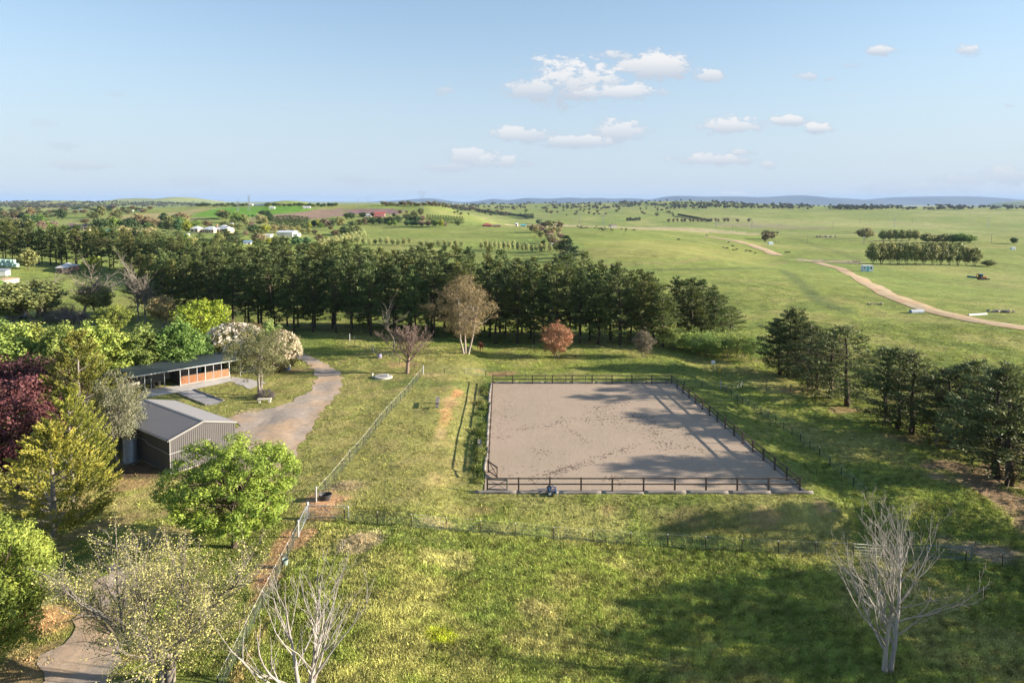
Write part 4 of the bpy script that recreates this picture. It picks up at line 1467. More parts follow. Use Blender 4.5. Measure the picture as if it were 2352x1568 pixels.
# willows beyond the dirt road
for i in range(13):
    x = 2005 + i * 19.5
    far(x, 607 + i * .25, 556 + (i > 10) * 10 + random.uniform(-2, 2), 29, (0.15, 0.185, 0.06) if False else PG, 'in the front row of willows beyond the dirt road', 'willow')
far(2272, 612, 596, 30, PG, '', 'willow', 'low bushy willow tailing off the right end of the front row')
far(1988, 550, 523, 38, KH, '', 'willow', 'round pale willow standing left of the second willow row')
for i in range(6):
    far(2028 + i * 15, 553, 527, 19, PG, 'in the second row of willows', 'willow')
for i in range(6):
    far(2130 + i * 19, 559, 537 + random.uniform(-2, 2), 30, LG if i > 2 else PG, 'in the third willow clump', 'willow')
far(2329, 560, 545, 15, DG, '', None, 'single dark round tree at the right edge in the open plain')
far(1759, 556, 528, 22, BG, '', 'gum', 'left one of the twin gums standing alone on the right-hand slope')
far(1773, 550, 530, 20, BG, '', 'gum', 'right one of the twin gums standing alone on the right-hand slope')

# trees on the valley floor
for i in range(10):
    far(1192 + i * 3.6, 500, 488 + random.uniform(0, 3), 4, OG, 'in the small poplar stand on the valley floor', 'poplar')
far(1210, 503, 496, 12, DG, '', None, 'dark bush at the foot of the small poplar stand')
for i in range(8):
    far(1405 + i * 4 + 36, 508, 497 + random.uniform(0, 4), 6, OG, 'beside the far pylon on the valley floor', 'poplar' if i > 2 else None)
for i in range(22):
    x = 1103 + i * 5.7
    far(x, 487 + i * .75 + random.uniform(-.5, .5), 480 + i * .75, 9, DG, 'in the dark hedge line across the valley floor')
for i, x in enumerate([1536, 1547, 1556, 1566, 1573, 1585, 1592, 1603, 1612, 1624, 1634, 1644, 1650, 1664, 1672, 1694, 1720]):
    far(x, 510 - (i > 11) * 0, 502 - (i % 3), random.uniform(5, 9), BG, 'in the dotted line on the far flat', 'gum')
for i in range(24):
    t_ = i / 23
    far(1559 + t_ * 70, 496 + t_ * 14, 490 + t_ * 13, 7, DG, 'in the slanting shelter belt on the far flat', 'gum' if i % 2 else None)
for i in range(60):
    x = random.uniform(1030, 1560)
    y = random.uniform(481, 497)
    far(x, y, y - random.uniform(4, 7), random.uniform(4, 9), BG if i % 2 else OG, 'scattered over the far valley pastures', 'gum')
# belts on the left distance
for i in range(75):
    x = random.uniform(-10, 350)
    y = random.choice([481, 484, 487, 491]) + random.uniform(-1.5, 1.5) if x > 130 else random.uniform(483, 503)
    far(x, y, y - random.uniform(6, 10), random.uniform(9, 16), random.choice([DG, BG, OG, BG]), 'in the tree belts of the far left plain')
for i in range(40):
    x = 440 + i * 8.5 + random.uniform(-3, 3)
    y = 474 + random.uniform(-1, 1.5)
    if 575 < x < 605:
        continue
    far(x, y, y - random.uniform(6, 9), random.uniform(8, 14), DG if i % 3 else OG, 'along the skyline behind the crop hill')
# hundreds of trees on the far ridges that read as one wood
def far_wood():
    g = np.random.default_rng(9)
    base = GUMF.crown
    nv = 60
    Vs, Fs, Ts = [], [], []
    pts = []
    for (x0, x1, y0, y1, n) in [(1010, 2352, 466, 482, 900), (1420, 2000, 461, 480, 420), (1900, 2352, 474, 483, 200), (-20, 480, 464, 477, 700), (-20, 160, 468, 480, 200), (300, 480, 466, 473, 120)]:
        for _ in range(n):
            pts.append((g.uniform(x0, x1), y0 + (y1 - y0) * g.random() ** .8))
    for (x, y) in pts:
        p = at(x, y)
        if p.y > 14000 or p.y < 1600:
            continue
        if fbm(p.x, p.y, 420, 55, 3) < -.35:
            continue
        h, wd = g.uniform(9, 15), g.uniform(10, 20)
        m = 9
        d = unit(g, m)
        C = d * g.uniform(.3, .8, (m, 1)) * np.array([wd / 2, wd / 2, h * .34]) + np.array([p.x, p.y, p.z + h * .62])
        V, Fc, T = clump_leaves(g, C, wd * .17, 7, wd * .22, .8, .3, .3)
        Vs.append(V)
        Fs.append(Fc)
        Ts.append(T * .8)
    V, Fc, T = cat_geo(list(zip(Vs, Fs, Ts)))
    o = put('distant_woodland', np_mesh('distant_woodland', V, Fc, LEAF, T))
    o.color = (0.085, 0.085, 0.05, 1)
    tag(o, kind='stuff')


far_wood()

# ================================================================== arena
TIMBER = mat('dark_timber', (0.060, 0.040, 0.032), 0.8, 0.4, 2.5, 0.3, 20, c2=(0.10, 0.075, 0.062), spec=.3)
WEATHER = mat('weathered_log', (0.24, 0.22, 0.20), 0.95, 0.5, 1.4, 0.7, 8, c2=(0.12, 0.105, 0.095), stretch=(.25, 1, 1))
GALV = mat('galvanised_steel', (0.50, 0.52, 0.54), 0.45, 0.15, 4, metal=.7)
DARKSTEEL = mat('dark_steel', (0.055, 0.045, 0.04), 0.6, 0.3, 8, metal=.4)
WHITEP = mat('white_plastic', (0.80, 0.80, 0.78), 0.5, 0.06, 3)
WIRE = mat('wire', (0.42, 0.44, 0.44), 0.5, 0.2, 3, metal=.6)
GREENMESH = mat('netting', (0.09, 0.125, 0.10), 0.9, 0.2, 3, spec=.02)


def sand_mat():
    m = bpy.data.materials.new('arena_sand')
    m.use_nodes = True
    t = m.node_tree
    w = NT(t)
    b = t.nodes['Principled BSDF']
    geo = w.n('ShaderNodeNewGeometry').outputs['Position']
    big = w.noise(geo, 0.11, 5, 0.6)
    wx = w.n('ShaderNodeVectorMath', operation='ADD', i_0=geo, i_1=w.n('ShaderNodeVectorMath', operation='SCALE', i_0=w.n('ShaderNodeTexNoise', i_Vector=geo, i_Scale=.12).outputs['Color'], i_Scale=6.0).outputs[0]).outputs[0]
    harrow = w.n('ShaderNodeMapping', i_Vector=wx, i_Scale=(5.5, .35, 1)).outputs[0]
    lines = w.noise(harrow, 1.0, 4, 0.6)
    mid = w.noise(geo, 1.1, 6, 0.72)
    fine = w.noise(geo, 9.0, 4, 0.7)
    c = w.mix(w.ramp(big, 0.35, 0.65), (0.335, 0.262, 0.205), (0.305, 0.245, 0.185))
    c = w.mix(w.m('MULTIPLY', w.ramp(mid, 0.5, 0.7), .35), c, (0.28, 0.215, 0.17))
    k = w.m('ADD', w.m('MULTIPLY', fine, 0.45), w.m('MULTIPLY_ADD', lines, 0.34, 0.60))
    kk = w.n('ShaderNodeCombineXYZ', i_0=k, i_1=k, i_2=k).outputs[0]
    w.set(b.inputs['Base Color'], w.mix(1.0, c, kk, 'MULTIPLY'))
    b.inputs['Roughness'].default_value = 0.95
    b.inputs['Specular IOR Level'].default_value = 0.1
    h = w.m('ADD', w.m('MULTIPLY', lines, .10), w.m('ADD', w.m('MULTIPLY', fine, 0.07), w.m('MULTIPLY', mid, 0.16)))
    bn = w.n('ShaderNodeBump', i_Height=h)
    bn.inputs['Strength'].default_value = 0.5
    bn.inputs['Distance'].default_value = 0.16
    w.l.new(bn.outputs[0], b.inputs['Normal'])
    return m


def arena():
    g = G()
    o = .28
    g.add([(AXL0 - o, AN - o, .05), (AXR0 + o, AN - o, .05), (AXR1 + o, AF + o, .05), (AXL1 - o, AF + o, .05)], [(0, 1, 2, 3)])
    tag(g.build('arena_sand', sand_mat()), kind='structure')
    # churned hoof prints: small clods in trails, dark colour stands in for shaded pits
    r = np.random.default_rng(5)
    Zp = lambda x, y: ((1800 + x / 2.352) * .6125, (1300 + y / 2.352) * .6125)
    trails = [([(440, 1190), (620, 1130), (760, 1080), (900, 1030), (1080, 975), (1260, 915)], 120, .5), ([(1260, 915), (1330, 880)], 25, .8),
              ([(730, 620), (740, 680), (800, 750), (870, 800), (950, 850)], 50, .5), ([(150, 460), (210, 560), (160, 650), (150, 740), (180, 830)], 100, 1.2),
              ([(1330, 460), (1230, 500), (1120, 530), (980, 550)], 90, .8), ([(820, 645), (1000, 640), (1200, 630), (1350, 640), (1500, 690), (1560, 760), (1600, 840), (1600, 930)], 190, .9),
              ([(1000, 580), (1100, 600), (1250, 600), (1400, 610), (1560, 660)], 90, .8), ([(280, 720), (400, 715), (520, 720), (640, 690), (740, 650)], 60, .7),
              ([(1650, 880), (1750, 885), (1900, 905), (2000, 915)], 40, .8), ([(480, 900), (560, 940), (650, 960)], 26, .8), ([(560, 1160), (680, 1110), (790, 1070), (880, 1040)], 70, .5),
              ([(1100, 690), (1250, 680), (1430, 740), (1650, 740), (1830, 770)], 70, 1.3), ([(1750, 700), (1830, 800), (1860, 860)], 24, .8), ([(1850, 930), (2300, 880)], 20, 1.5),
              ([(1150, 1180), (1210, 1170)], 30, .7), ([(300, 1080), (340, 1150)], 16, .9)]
    V, Fc = [], []
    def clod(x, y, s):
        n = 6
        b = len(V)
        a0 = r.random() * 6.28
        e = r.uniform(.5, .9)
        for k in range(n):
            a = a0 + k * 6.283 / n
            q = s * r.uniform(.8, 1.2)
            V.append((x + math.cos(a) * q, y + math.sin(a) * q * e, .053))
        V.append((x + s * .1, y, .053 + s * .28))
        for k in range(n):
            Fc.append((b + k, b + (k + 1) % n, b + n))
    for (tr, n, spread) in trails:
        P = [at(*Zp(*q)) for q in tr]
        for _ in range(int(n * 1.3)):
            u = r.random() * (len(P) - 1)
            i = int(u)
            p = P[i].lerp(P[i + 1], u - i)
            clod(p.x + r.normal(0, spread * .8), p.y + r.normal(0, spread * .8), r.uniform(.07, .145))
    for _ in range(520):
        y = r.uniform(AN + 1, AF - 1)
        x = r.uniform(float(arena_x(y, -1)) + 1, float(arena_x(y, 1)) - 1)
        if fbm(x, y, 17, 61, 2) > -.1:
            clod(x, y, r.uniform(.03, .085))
    me = np_mesh('hoof_prints', np.array(V), np.array(Fc), mat('pit_shade_sand', (0.15, 0.11, 0.085), .95, .3, 3))
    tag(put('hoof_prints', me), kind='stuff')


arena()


def timber_run(root, p, q, n, ends=(True, True)):
    p, q = Vector((*p, 0.0)), Vector((*q, 0.0))
    for i in range(n + 1):
        if (i == 0 and not ends[0]) or (i == n and not ends[1]):
            continue
        c = p.lerp(q, i / n)
        o = put('post', POSTM, root, loc=c, rz=math.atan2(q.y - p.y, q.x - p.x))
        o.rotation_euler[0] = random.uniform(-.012, .012)
    L = (q - p).length / n
    d = (q - p).normalized()
    for i in range(n):
        for z in (.72, 1.27):
            c = p.lerp(q, (i + .5) / n)
            o = put('rail', RAILM, root, loc=c + Vector((0, 0, z + random.uniform(-.012, .012))), rz=math.atan2(d.y, d.x), scale=((L - .14) / 2.86, 1, 1))


POSTM = G().box(-.07, .07, -.07, .07, -.3, 1.36).mesh('post', TIMBER)
RAILM = G().box(-1.43, 1.43, -.03, .03, -.055, .055).mesh('rail', TIMBER)
C00, C10, C11, C01 = Vector((AXL0, AN)), Vector((AXR0, AN)), Vector((AXR1, AF)), Vector((AXL1, AF))
fr = empty('timber_fence', (0, 0, 0))
fr.location = (C00.x, C00.y, 0)
tag(fr, 'dark brown post and rail fence with two rails round the sand arena', 'fence')
OFF = Vector((C00.x, C00.y))
gate_t = 0.118
GP = C00.lerp(C01, gate_t)
timber_run(fr, C00 - OFF, C10 - OFF, 10)
timber_run(fr, C10 - OFF, C11 - OFF, 15, (False, True))
timber_run(fr, C01 - OFF, C11 - OFF, 9, (True, False))
timber_run(fr, GP - OFF, C01 - OFF, 13, (True, False))


def timber_gate(base, ang, L, label, light=False, top=1.2):
    m = WEATHER if light else TIMBER  # paler log material stands in for sunlight on the near leaf
    t = empty('timber_gate', (base.x, base.y, .05), ang)
    tag(t, label, 'gate')
    G().box(.05, L, -.03, .03, top - .14, top).build('top_rail', m, t)
    G().box(.05, L, -.03, .03, .12, .24).build('bottom_rail', m, t)
    G().box(L - .11, L, -.04, .04, .08, top + .03).build('end_stile', m, t)
    G().bar((.08, 0, .2), (L - .1, 0, top - .12), .03, .11, (0, 1, 0)).build('brace', m, t)
    G().bar((.08, .045, top - .12), (L - .1, .045, .2), .03, .11, (0, 1, 0)).build('brace', m, t)


tp = at(1155, 1110)
timber_gate(GP, math.atan2(tp.y - GP.y, tp.x - GP.x), 1.9, 'dark brown X braced timber gate leaf swung into the arena, far one of two')
tp = at(1161, 1130)
timber_gate(Vector((C00.x, C00.y + .05)), math.atan2(tp.y - C00.y - .05, tp.x - C00.x), 1.9, 'paler sunlit timber gate leaf behind the near corner post of the arena', True)


def log_mesh(seed, L, r):
    g = np.random.default_rng(seed)
    n = 9
    return G().tube([(-L / 2 + L * i / (n - 1), g.normal(0, .03), g.normal(0, .015)) for i in range(n)], [r * g.uniform(.86, 1.12) for _ in range(n)], 9).mesh('log', WEATHER, True)


LOGS = [log_mesh(i, 3.85, .17 + .02 * (i % 2)) for i in range(4)]


def logs(p, q, n, side, label, group, z=.04, jit=.12):
    p, q = Vector(p), Vector(q)
    d = (q - p).normalized()
    nn = Vector((-d.y, d.x)) * side
    for i in range(n):
        c = p.lerp(q, (i + .5) / n) + nn * (.34 + random.uniform(-jit, jit) * .5)
        L = (q - p).length / n
        o = put('log', LOGS[random.randrange(4)], None, loc=(c.x, c.y, z + random.uniform(-.03, .03)), rz=math.atan2(d.y, d.x) + random.uniform(-.02, .02), scale=(L / 3.85 * .985, 1, random.uniform(.85, 1.1)))
        tag(o, label, 'log', group)


logs(C00 - Vector((1.2, 0)), C10 + Vector((1.1, 0)), 8, -1, 'grey weathered log edging the near side of the arena', 'logs along the near side of the arena')
logs(C00 + Vector((0, 4.7)), C01, 10, 1, 'bleached log edging the left side of the arena', 'logs along the left side of the arena', .06, .25)
logs(C10, C11, 11, -1, 'grey log edging the right side of the arena', 'logs along the right side of the arena')
logs(C01, C11, 7, 1, 'grey log edging the far side of the arena', 'logs along the far side of the arena', .1)

# ------------------------------------------------------------------ wire fences
STARP = G().box(-.03, .03, -.03, .03, -.3, 1.12).mesh('post', DARKSTEEL)
CAPM = G().lathe([(.026, 0), (.034, .02), (.034, .12), (.015, .14)], 8).mesh('cap', WHITEP)
WOODP = G().lathe([(.085, -.4), (.085, 1.30), (.07, 1.36)], 10).mesh('post', mat('steel_strainer', (0.40, 0.41, 0.42), .6, .2, 3, metal=.5))


def wire_fence(pts, label, h=1.05, net=None, wires=(1.05, .75, .45, .15), strainers=(), cap=True, wr=.005, netr=.0035, netstep=.2, topr=None):
    P = [Vector(p) for p in pts]
    root = empty('wire_fence', P[0])
    tag(root, label, 'fence')
    for i, p in enumerate(P):
        if i in strainers:
            o = put('post', WOODP, root, loc=p - P[0])
            continue
        o = put('post', STARP, root, loc=p - P[0], scale=(1, 1, h / 1.05))
        o.rotation_euler = (random.uniform(-.03, .03), random.uniform(-.03, .03), random.random())
        if cap:
            c = put('cap', CAPM, o, loc=(0, 0, 1.0))
    for z in wires:
        rr = (topr or wr * 1.6) if z == wires[0] else wr
        w = G()
        for p, q in zip(P[:-1], P[1:]):
            m = p.lerp(q, .5)
            w.tube([p - P[0] + Vector((0, 0, z * h)), m - P[0] + Vector((0, 0, z * h - .015)), q - P[0] + Vector((0, 0, z * h))], rr, 4, False)
        w.build('wire', WIRE if z < wires[0] or topr is None else mat('white_wire', (.72, .72, .66), .6, .05, 3), root)
    if net:
        w = G()
        for p, q in zip(P[:-1], P[1:]):
            L = (q - p).length
            n = max(2, int(L / netstep))
            for k in range(n):
                a = p.lerp(q, k / n) - P[0]
                w.tube([a + Vector((0, 0, .03)), a + Vector((0, 0, net * h))], netr, 3, False)
            for k in range(int(net * h / netstep)):
                z = .05 + k * netstep
                w.tube([p - P[0] + Vector((0, 0, z)), q - P[0] + Vector((0, 0, z))], netr, 3, False)
        w.build('netting', GREENMESH, root)
    return root


def along(a, b, n, up=0):
    out = []
    for i in range(n + 1):
        x, y = a[0] + (b[0] - a[0]) * i / n, a[1] + (b[1] - a[1]) * i / n
        out.append(Vector((x, y, zat(x, y) + up)))
    return out


gA, gB = at(726, 1152), at(706, 1190)
wire_fence(along(gA.xy, at(972, 859).xy, 19), 'mesh wire fence with white capped posts climbing from the gate to the lawn corner', net=.98, wires=(1.05, .5), strainers=(0, 19), topr=.007, netstep=.13, netr=.0036)
gC = at(685, 1233)
pp = along(gC.xy, at(500, 1600).xy, 11)
wire_fence(pp, 'green mesh fence with white capped posts running down to the bottom edge', net=.98, wires=(1.05, .5), strainers=(0,), topr=.007, netstep=.13, netr=.0036)
xs_ = [(791, 1197), (867, 1204), (945, 1210), (1025, 1217), (1103, 1223), (1184, 1230), (1272, 1238), (1362, 1244), (1449, 1250), (1534, 1255), (1621, 1260), (1704, 1265), (1788, 1270), (1874, 1273), (1960, 1277), (2046, 1281), (2132, 1286), (2218, 1291), (2302, 1298), (2390, 1303)]
b0, b1 = at(791, 1197), at(2390, 1304)
wire_fence([gB] + [at(*q) for q in xs_], 'long wire fence with capped steel posts crossing below the arena bank', h=1.02, wires=(1.05, .8, .55, .3, .1), strainers=(0,), net=.85, netstep=.12, netr=.0055)
wire_fence([at(*q) for q in [(972, 859), (1021, 858), (1066, 861), (1115, 864), (1162, 867), (1208, 870), (1253, 872), (1300, 874), (1345, 876), (1392, 878), (1438, 880), (1484, 882), (1530, 884), (1572, 887), (1612, 890), (1655, 894)]],
           'wire fence between the arena and the back paddock', h=1.0, strainers=(15,))
wire_fence([at(*q) for q in [(1655, 894), (1705, 889), (1760, 893), (1815, 898), (1858, 901)]], 'wire fence running from the corner post to the upper right pines', h=1.0)
wire_fence([at(*q) for q in [(1655, 894), (1668, 902), (1680, 911), (1693, 921), (1706, 928), (1719, 935), (1733, 944), (1748, 954), (1764, 963), (1782, 973), (1800, 985), (1819, 998), (1838, 1014), (1860, 1030), (1882, 1047), (1906, 1069),
                             (1932, 1092), (1960, 1116), (1988, 1145), (2018, 1177), (2050, 1208), (2086, 1244), (2130, 1284)]], 'thin wire fence descending on the grass right of the arena', h=1.0, net=.8, netstep=.14, netr=.004)
wire_fence([at(*q) for q in [(803, 783), (814, 788), (827, 795), (841, 802), (857, 810), (872, 815), (887, 821), (901, 827), (918, 836), (951, 848), (972, 859)]], 'short wire fence from the pines down to the bare tree and the lawn corner', h=1.0, strainers=(0, 4), wires=(1.05, .8, .5, .2))
wire_fence(along(at(-10, 752).xy, at(345, 770).xy, 16), 'wire fence below the dead trees at the left paddock', h=1.1, cap=False)


def pipe_gate(p, q, label, h=1.1, mesh=True, col_m=GALV, vbars=0, brace=True):
    p, q = Vector(p), Vector(q)
    L = (q.xy - p.xy).length
    t = empty('metal_gate', p, math.atan2(q.y - p.y, q.x - p.x))
    tag(t, label, 'gate')
    r = .034
    f = G()
    f.tube([(0, 0, .12), (0, 0, h)], r, 8).tube([(0, 0, h), (L - .12, 0, h), (L - .03, 0, h - .04), (L, 0, h - .14), (L, 0, .12)], r, 8).tube([(0, 0, .12), (L, 0, .12)], r, 8)
    f.build('frame', col_m, t)
    if brace:
        for (a, b) in (((0, .15), (L * .32, h)), ((L * .32, h), (L * .63, .14)), ((L * .63, .14), (L, h - .05))):
            G().tube([(a[0], .02, a[1]), (b[0], .02, b[1])], .016, 6).build('brace', col_m, t)
    for k in range(vbars):
        x = L * (k + 1) / (vbars + 1)
        G().tube([(x, 0, .12), (x, 0, h)], .016, 6).build('upright', col_m, t)
    if mesh:
        m = G()
        n = int(L / .12)
        for k in range(n):
            m.tube([(k * .12, 0, .12), (k * .12, 0, h)], .003, 3, False)
        for k in range(8):
            m.tube([(0, 0, .14 + k * .12), (L, 0, .14 + k * .12)], .003, 3, False)
        m.build('netting', GREENMESH, t)
    return t


pipe_gate(gB + Vector((0.1, 0, 0)), at(801, 1191), 'long galvanised pipe gate standing open toward the arena bank')
pipe_gate(gC, gB + Vector((0, -.2, 0)), 'narrow braced mesh gate between the two steel gate posts', brace=True)
pipe_gate(at(2132, 1281), at(2231, 1286), 'bluish pipe gate behind the white dead tree at the right', brace=False, vbars=1, mesh=False, col_m=mat('blue_grey_pipe', (.16, .21, .25), .6, .2, 3))
o = put('gate_post', WOODP, None, loc=gB + Vector((.03, .1, 0)))
tag(o, 'grey steel post carrying the long open pipe gate', 'gate post')

# ------------------------------------------------------------------ grey shed
SHEDW = mat('shed_wall_sheeting', (0.078, 0.073, 0.073), 0.55, 0.12, .6, spec=.4)
SHEDR = mat('shed_roof_sheeting', (0.105, 0.108, 0.125), 0.6, 0.10, .5, spec=.3, c2=(0.11, 0.11, 0.12))
SHEDT = mat('shed_trim', (0.20, 0.195, 0.19), 0.5, 0.1, .6, spec=.4)


def corrugated(g, p, ux, uz, W, hfun, n, depth=.028, out=(0, 0, 0), h0=0.0):
    """vertical ribbed sheet: origin p, along ux for W, height hfun(x), ribs toward out"""
    p, ux, uz, out = Vector(p), Vector(ux), Vector(uz), Vector(out)
    step = W / n
    prof = [(0, 0), (.45, 0), (.55, 1), (.9, 1), (1.0, 0)]
    V = []
    for i in range(n):
        for (s, o) in prof[:-1]:
            V.append(((i + s) * step, o * depth))
    V.append((W, 0))
    b = len(g.v)
    for (x, o) in V:
        g.v.append(tuple(p + ux * x + out * o + uz * h0))
        g.v.append(tuple(p + ux * x + out * o + uz * hfun(x)))
    for i in range(len(V) - 1):
        g.f.append((b + 2 * i, b + 2 * i + 2, b + 2 * i + 3, b + 2 * i + 1))
    return g


def shed():
    c = at(392, 1089)
    W, L, eh, rise = 6.7, 12.5, 3.35, .95
    ang = math.atan2(.8, .6)
    t = empty('shed', c, ang)
    t.location.z = zat(c.x, c.y) + .02
    tag(t, 'grey corrugated steel shed with a low gable roof beside the gravel yard', 'shed')
    # local x along the gable, local y along the ridge (away)
    top = lambda x: eh + rise * (1 - abs(x - W / 2) / (W / 2))
    g = G()
    corrugated(g, (0, 0, 0), (1, 0, 0), (0, 0, 1), W, top, 33, .035, (0, -1, 0), -.3)
    g.build('gable_wall', SHEDW, t)
    g = G()
    corrugated(g, (0, L, 0), (0, -1, 0), (0, 0, 1), L, lambda x: eh, 60, .035, (-1, 0, 0), -.3)
    g.build('side_wall', SHEDW, t)
    g = G()
    corrugated(g, (W, 0, 0), (0, 1, 0), (0, 0, 1), L, lambda x: eh, 60, .035, (1, 0, 0), -.3)
    g.build('side_wall', SHEDW, t)
    g = G()
    corrugated(g, (W, L, 0), (-1, 0, 0), (0, 0, 1), W, top, 33, .035, (0, 1, 0), -.3)
    g.build('gable_wall', SHEDW, t)
    sl = math.hypot(W / 2 + .12, rise)
    for s in (0, 1):
        g = G()
        x0 = -.12 if s == 0 else W + .12
        u = Vector(((W / 2 - x0), 0, rise + .04)).normalized()
        nrm = u.cross(Vector((0, 1, 0))) * (-1 if s == 0 else 1)
        if nrm.z < 0:
            nrm = -nrm
        org = Vector((x0, -.1 if s == 0 else L + .1, eh - .01))
        corrugated(g, org, (0, 1, 0) if s == 0 else (0, -1, 0), u, L + .2, lambda x: sl, 60, .04, nrm, 0)
        g.build('roof', SHEDR, t)
    G().add([(W / 2 - .18, -.13, eh + rise + .03), (W / 2, -.13, eh + rise + .085), (W / 2 + .18, -.13, eh + rise + .03), (W / 2 - .18, L + .13, eh + rise + .03), (W / 2, L + .13, eh + rise + .085), (W / 2 + .18, L + .13, eh + rise + .03)],
            [(0, 1, 4, 3), (1, 2, 5, 4), (0, 3, 5, 2)]).build('ridge_cap', SHEDT, t)
    for s in (-1, 1):
        x0 = -.16 if s < 0 else W + .16
        G().bar((x0, -.12, eh - .04), (W / 2, -.12, eh + rise + .01), .06, .18, (0, 0, 1)).build('barge_capping', SHEDT, t)
        xg = -.2 if s < 0 else W + .2
        G().box(xg - .06, xg + .06, -.1, L + .1, eh - .13, eh - .02).build('gutter', SHEDT, t)
    for x in (0, W):
        G().box(x - .05, x + .05, -.055, .045, -.3, eh - .05).build('corner_trim', SHEDT if x == 0 else SHEDW, t)
    # pipe that runs round the walls
    pts = [(-.12, 7.5, 2.5), (-.12, 6, 2.35), (-.12, 4.6, 2.35), (-.12, 4.2, 2.1), (-.12, .4, 2.0), (-.12, -.12, 2.0), (1.5, -.12, 2.05), (2.2, -.12, 2.25), (4.0, -.12, 2.3)]
    G().tube(pts, .05, 8).build('downpipe', SHEDT, t)
    G().box(-.02, W + .02, -.02, L, -.3, .06).build('floor_slab', CONCRETE, t)
    return t, c, ang


shed_t, shed_c, shed_ang = shed()


def corr_tank():
    p = at(300, 1062)
    r, h = .62, 2.25
    t = empty('water_tank', p)
    tag(t, 'ribbed grey water tank on a pallet against the shaded shed wall', 'water tank')
    prof = []
    for i in range(46):
        prof.append((r + (.02 if i % 2 else -.01), .16 + h * i / 45))
    prof += [(r - .05, .16 + h + .03), (.12, .16 + h + .12), (.1, .16 + h + .06)]
    G().lathe(prof, 28).build('tank_body', mat('zinc', (0.30, 0.33, 0.36), .4, .2, 3, metal=.55), t)
    G().lathe([(.2, 0), (.2, .06), (.17, .09)], 14, (0, 0, h + .24)).build('lid', DARKSTEEL, t)
    for k in range(6):
        G().box(-.85, .85, -.75 + k * .27, -.60 + k * .27, .10, .15).build('pallet_board', WEATHER, t)
    for k in (-.75, 0, .7):
        G().box(k - .05, k + .05, -.75, .8, 0, .10).build('pallet_bearer', WEATHER, t)


corr_tank()

# ------------------------------------------------------------------ stable
sheet('stable_slab', SLAB_PX, CONCRETE, .06, rough_edge=0)
sheet('gravel_yard', YARD_PX, gravel_mat('pale_gravel', (0.40, 0.37, 0.34), (0.34, 0.31, 0.28)), .035)
PADM = gravel_mat('blue_gravel', (0.22, 0.215, 0.225), (0.28, 0.27, 0.27), 4)
sheet('gravel_pad', PAD_PX, PADM, .045, rough_edge=0)
for (a, b, l) in [((446, 895), (514, 920), 'right-hand timber sleeper edging the small gravel pad'), ((406, 903), (473, 930), 'left-hand timber sleeper edging the small gravel pad')]:
    p, q = at(*a), at(*b)
    o = G().bar(Vector((0, 0, .06)), Vector((q.x - p.x, q.y - p.y, q.z - p.z + .06)), .18, .14).build('sleeper', WEATHER)
    o.location = p
    tag(o, l, 'sleeper')

STDARK = mat('stable_cladding', (0.055, 0.052, 0.050), .6, .2, 1.5)
STROOF = mat('stable_roof_sheeting', (0.075, 0.095, 0.105), .40, .12, .6, spec=.5)
PLANKM = mat('orange_planks', (0.235, 0.115, 0.055), .7, .4, 2.2, .2, 14, c2=(0.19, 0.075, 0.03), stretch=(3, 1, .5))
PLANKP = mat('pale_planks', (0.27, 0.15, 0.085), .7, .35, 2.2, .2, 14, c2=(0.22, 0.105, 0.045), stretch=(3, 1, .5))
CREAM = mat('cream_sheet', (0.36, 0.34, 0.30), .7, .1, 2)
BLACKM = mat('black_grille', (0.02, 0.02, 0.022), .6, .2, 4)


